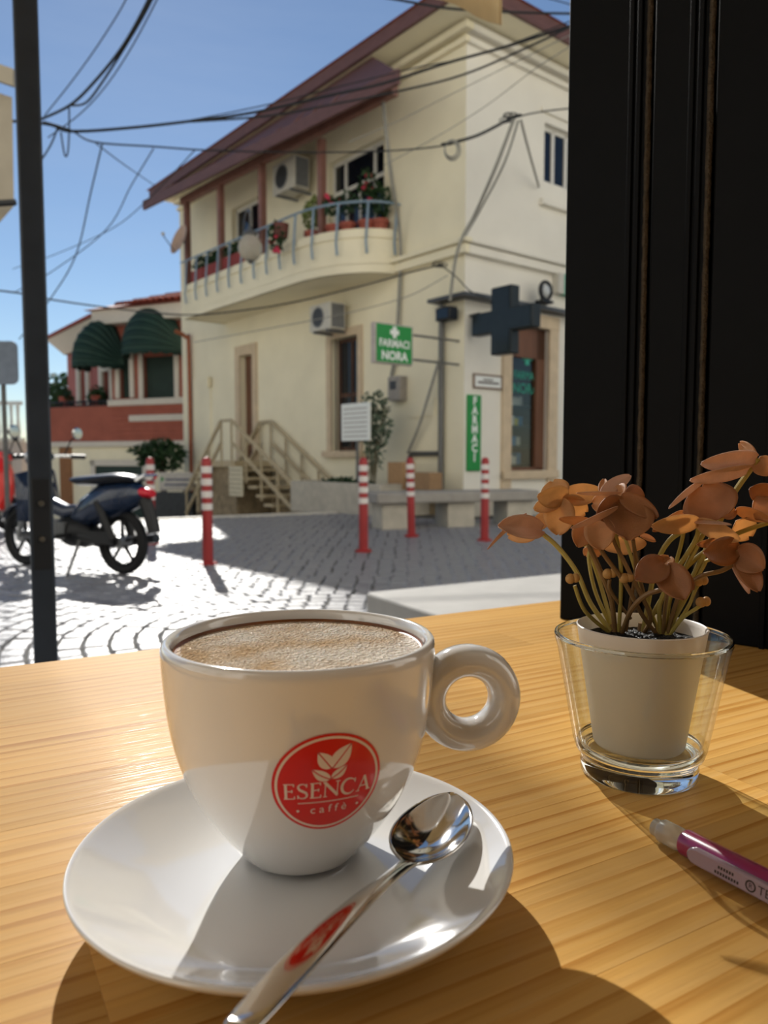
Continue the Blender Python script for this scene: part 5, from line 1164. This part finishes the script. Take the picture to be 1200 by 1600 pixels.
# far left pair
leaf(275, 438, 105, 418, 92, 0.408, 0.392, -18, .2, .15, mat_=leaf_p); leaf(265, 440, 135, 465, 70, 0.41, 0.422, 8, mat_=leaf_y); leaf(215, 372, 35, 505, 30, 0.404, 0.392, 62, .05, -.16, mat_=leaf_p); leaf(270, 440, 285, 365, 60, 0.409, 0.416, 15, mat_=leaf_y)
# centre cluster
leaf(628, 345, 632, 482, 178, .366, .352, 4, .14, mat_=leaf_d); leaf(610, 330, 500, 385, 100, .366, .36, 12, mat_=leaf_d); leaf(600, 320, 560, 282, 110, .368, .378, 0)
leaf(600, 300, 755, 388, 78, .366, .356, 28, .1, mat_=leaf_d); leaf(600, 285, 420, 294, 26, .368, .352, 60, .05, .05, mat_=leaf_p); leaf(522, 290, 645, 208, 52, .372, .384, 18, .08, mat_=leaf_p); leaf(527, 292, 532, 226, 36, .374, .384, 10)
leaf(585, 345, 400, 438, 34, .362, .35, 50, .1, .08, mat_=leaf_p); leaf(510, 395, 522, 522, 112, .364, .356, -6); leaf(450, 420, 425, 508, 76, .368, .36, 12); leaf(470, 400, 350, 395, 40, .37, .362, 35)
leaf(620, 540, 612, 468, 150, .39, .396, 0, mat_=leaf_y); leaf(680, 465, 745, 480, 34, .386, .392, 45); leaf(600, 330, 480, 330, 90, .372, .38, -8)
leaf(610, 300, 700, 310, 90, .37, .384, 12, mat_=leaf_d); leaf(480, 510, 455, 545, 40, .39, .394, 0); leaf(480, 510, 515, 545, 36, .39, .394, 0)
# low front cluster
leaf(775, 575, 660, 640, 108, .352, .34, -6, .16, mat_=leaf_d); leaf(780, 590, 862, 722, 118, .352, .338, 8, .16, .14, mat_=leaf_d); leaf(780, 585, 895, 690, 90, .352, .35, -14, mat_=leaf_d); leaf(770, 580, 800, 545, 60, .354, .362, 20)
# top right cluster
leaf(1152, 142, 935, 172, 78, .37, .352, 22, .12, .1, mat_=leaf_p); leaf(1130, 185, 885, 240, 66, .37, .35, 40, .1, .06, mat_=leaf_p); leaf(940, 235, 778, 345, 36, .358, .345, 52, .05, -.1, mat_=leaf_p); leaf(1155, 150, 1080, 80, 52, .372, .384, 20); leaf(1158, 150, 1215, 215, 80, .37, .364, 10)
# right middle cluster
leaf(1000, 395, 925, 255, 195, .362, .368, 6, .12, .05, mat_=leaf_d); leaf(915, 405, 730, 425, 76, .36, .348, 24, .1, mat_=leaf_y); leaf(905, 400, 1088, 485, 70, .36, .352, -22, .1, mat_=leaf_y); leaf(900, 408, 1055, 410, 26, .358, .35, 62, .05, mat_=leaf_p); leaf(1010, 385, 1070, 355, 50, .364, .37, 10); leaf(1070, 400, 1128, 470, 100, .37, .376, 8, mat_=leaf_y); leaf(850, 365, 735, 445, 44, .362, .35, 40)
leaf(1210, 300, 1125, 270, 80, .374, .37, 8, mat_=leaf_d); leaf(1215, 330, 1150, 395, 110, .374, .366, 6); leaf(1070, 352, 1215, 400, 52, .37, .364, -28)
# right low cluster
leaf(1072, 520, 940, 530, 108, .358, .346, 8, .14, mat_=leaf_d); leaf(1075, 520, 1185, 600, 110, .358, .346, -6, .12, mat_=leaf_d); leaf(1080, 540, 1165, 690, 84, .358, .346, 14, .12, .12, mat_=leaf_d); leaf(1050, 565, 1130, 698, 42, .362, .354, 48, .08, .1, mat_=leaf_p); leaf(1020, 480, 915, 500, 40, .364, .352, 34)
S1, S2, S3 = (572, 880), (686, 872), (772, 895)
stem([(*S1, .382), (540, 740, .388), (475, 540, .396), (370, 345, .407), (352, 315, .408)]); stem([(560, 850, .38), (478, 740, .386), (420, 610, .394), (340, 505, .402), (262, 440, .409)], .0013)
stem([(555, 858, .38), (455, 770, .378), (412, 665, .378)], .001); stem([(578, 870, .38), (560, 720, .378), (510, 590, .376), (470, 500, .374), (455, 425, .37)], .0013, stem_b)
stem([(590, 870, .38), (600, 700, .374), (598, 560, .37), (575, 440, .366)], .001); stem([(600, 875, .38), (640, 770, .366), (700, 705, .358), (780, 670, .354), (782, 590, .352)], .0012, stem_b)
stem([(580, 870, .384), (500, 700, .388), (470, 560, .39), (480, 510, .39)], .001); stem([(690, 860, .38), (720, 790, .374), (650, 640, .37), (580, 500, .368), (560, 440, .366)], .0011, stem_b)
stem([(760, 880, .378), (690, 790, .374), (620, 660, .37), (520, 520, .37), (500, 430, .366)], .0011, stem_b); stem([(640, 800, .378), (560, 690, .374), (555, 640, .372)], .0009, stem_b)
stem([(770, 885, .378), (690, 690, .38), (620, 480, .386), (610, 470, .39)], .0009); stem([(768, 885, .378), (760, 740, .374), (830, 600, .37), (905, 480, .366), (920, 405, .362)], .0012)
stem([(775, 885, .378), (800, 720, .374), (860, 600, .37), (950, 430, .366)], .0012); stem([(690, 860, .38), (740, 600, .38), (800, 480, .376), (900, 420, .364)], .0013); stem([(780, 880, .378), (810, 640, .376), (845, 500, .37), (860, 420, .362)], .001)
stem([(785, 880, .376), (840, 700, .37), (920, 630, .362), (1010, 605, .36), (1070, 572, .36)], .0011, stem_b); stem([(690, 860, .38), (780, 700, .376), (900, 560, .372), (1060, 460, .37), (1215, 405, .372)], .0012)
stem([(790, 880, .376), (850, 800, .37), (905, 760, .366), (930, 745, .366)], .0009); stem([(785, 880, .376), (870, 760, .37), (905, 680, .368), (925, 655, .368)], .0009)
stem([(780, 880, .376), (900, 620, .372), (1000, 410, .37), (1060, 290, .37), (1160, 150, .37)], .0014); stem([(770, 885, .378), (700, 720, .38), (660, 540, .374), (632, 360, .366)], .001, stem_b); stem([(775, 885, .376), (930, 600, .37), (960, 560, .364), (1075, 525, .358)], .0009)
stem([(620, 860, .382), (640, 730, .38), (660, 600, .376), (650, 480, .37)], .0009, stem_b); stem([(770, 885, .378), (780, 760, .37), (790, 690, .36)], .001, stem_b)
for px, py, Y in ((403, 642, .378), (555, 622, .372), (622, 640, .37), (925, 652, .368), (935, 738, .366)):
    q = Zp(px, py, Y); b = MB(); b.ball((q.x - .001, q.y, q.z + .0006), .0026, .0022, .0026, 10, 7); b.ball((q.x + .0016, q.y, q.z + .001), .0022, .002, .0024, 10, 7); b.build('bud', M('bud_tan', 'c69a5c', .55, var=.15, scale=200, transl=.25), pl)
for (x_, y_), Y in ((S1, .381), (S2, .384), (S3, .379)): MB().tube([Zp(x_, y_ + 12, Y), Zp(x_, y_ - 10, Y), Zp(x_, y_ - 55, Y)], [.0032, .0026, .0018], 10).build('stem_base', stem_b, pl)
# ================================================================== pen
p0, p1 = G(1022, 1291, TZ + .0054), G(1200, 1382, TZ + .0054); pd = (p1 - p0).normalized(); pn = Vector((-pd.y, pd.x, 0))
pen = thing('pen', (p0.x, p0.y, TZ), 'magenta pen with a clear cap end and clip at the right edge', 'pen')
mag = M('magenta_plastic', '8c1c52', .28, var=.06, coat=.3); frost = M('frosted_cap', 'd8d2c6', .25, trans=.55, var=.05); clip_m = M('lilac_clear_clip', 'c9b6c6', .18, trans=.5, var=.05)
pt_ = lambda a, r: p0 + pd * a
MB().tube([p0 + pd * a for a in (-.0005, .0005, .004)], [.0018, .0034, .0036], 16).build('cap_tip', frost, pen)
MB().tube([p0 + pd * a for a in (.0035, .0045, .012, .015)], [.004, .0046, .0046, .0038], 18).build('cap', frost, pen)
MB().tube([p0 + pd * a for a in (.0145, .0152, .13, .142)], [.0046, .005, .005, .0018], 24).build('barrel', mag, pen)
up = Vector((0, 0, 1)); cd = (up * .12 - pn * .99).normalized()
if cd.y > 0: cd = (up * .12 + pn * .99).normalized()
cc0 = p0 + cd * .0062; cs_ = cd.cross(pd).normalized()
cfn = lambda x, y, z: cc0 + pd * x + cs_ * y + cd * z
CWD = .0031
poly = [(.021 + .004 * (1 - math.cos(R(a))) , CWD * math.sin(R(a))) for a in (0, 30, 60, 90)] + [(.075, CWD), (.075, -CWD)] + [(.021 + .004 * (1 - math.cos(R(a))), -CWD * math.sin(R(a))) for a in (90, 60, 30)]
MB().prism(poly, -.0014, .0016, cfn).build('clip', clip_m, pen, bevel=.0008)
inkb = M('pen_print', '2a2320', .5)
for row_, n_ in ((.0012, 9), (-.0008, 6)):      # two lines of tiny illegible print
    b = MB()
    for k in range(n_): 
        x = .0335 + k * .0011 + (0 if row_ > 0 else .0012); b.box(x, x + .0007, -row_ - .0005, -row_ + .0005, .00162, .0017, cfn)
    b.build('print_line', inkb, pen)
MB().torus(.0017, .0003, 20, 5, lambda x, y, z: cfn(.0475 + x, y, .0017 + z * .2)).build('print_ring', inkb, pen)
for s_, xx in (('R', .0475), ('TE', .0525)):
    vs_, fs_ = text_poly(s_, .0042 if s_ == 'TE' else .0026); MB().add([cfn(xx + x, -y * -1 if cs_.z < 0 else y, .0017) for x, y in vs_], fs_).build('print_letter', inkb, pen, smooth=False)
# tiny crumbs of light on the glaze are left to the renderer
bpy.context.view_layer.update()
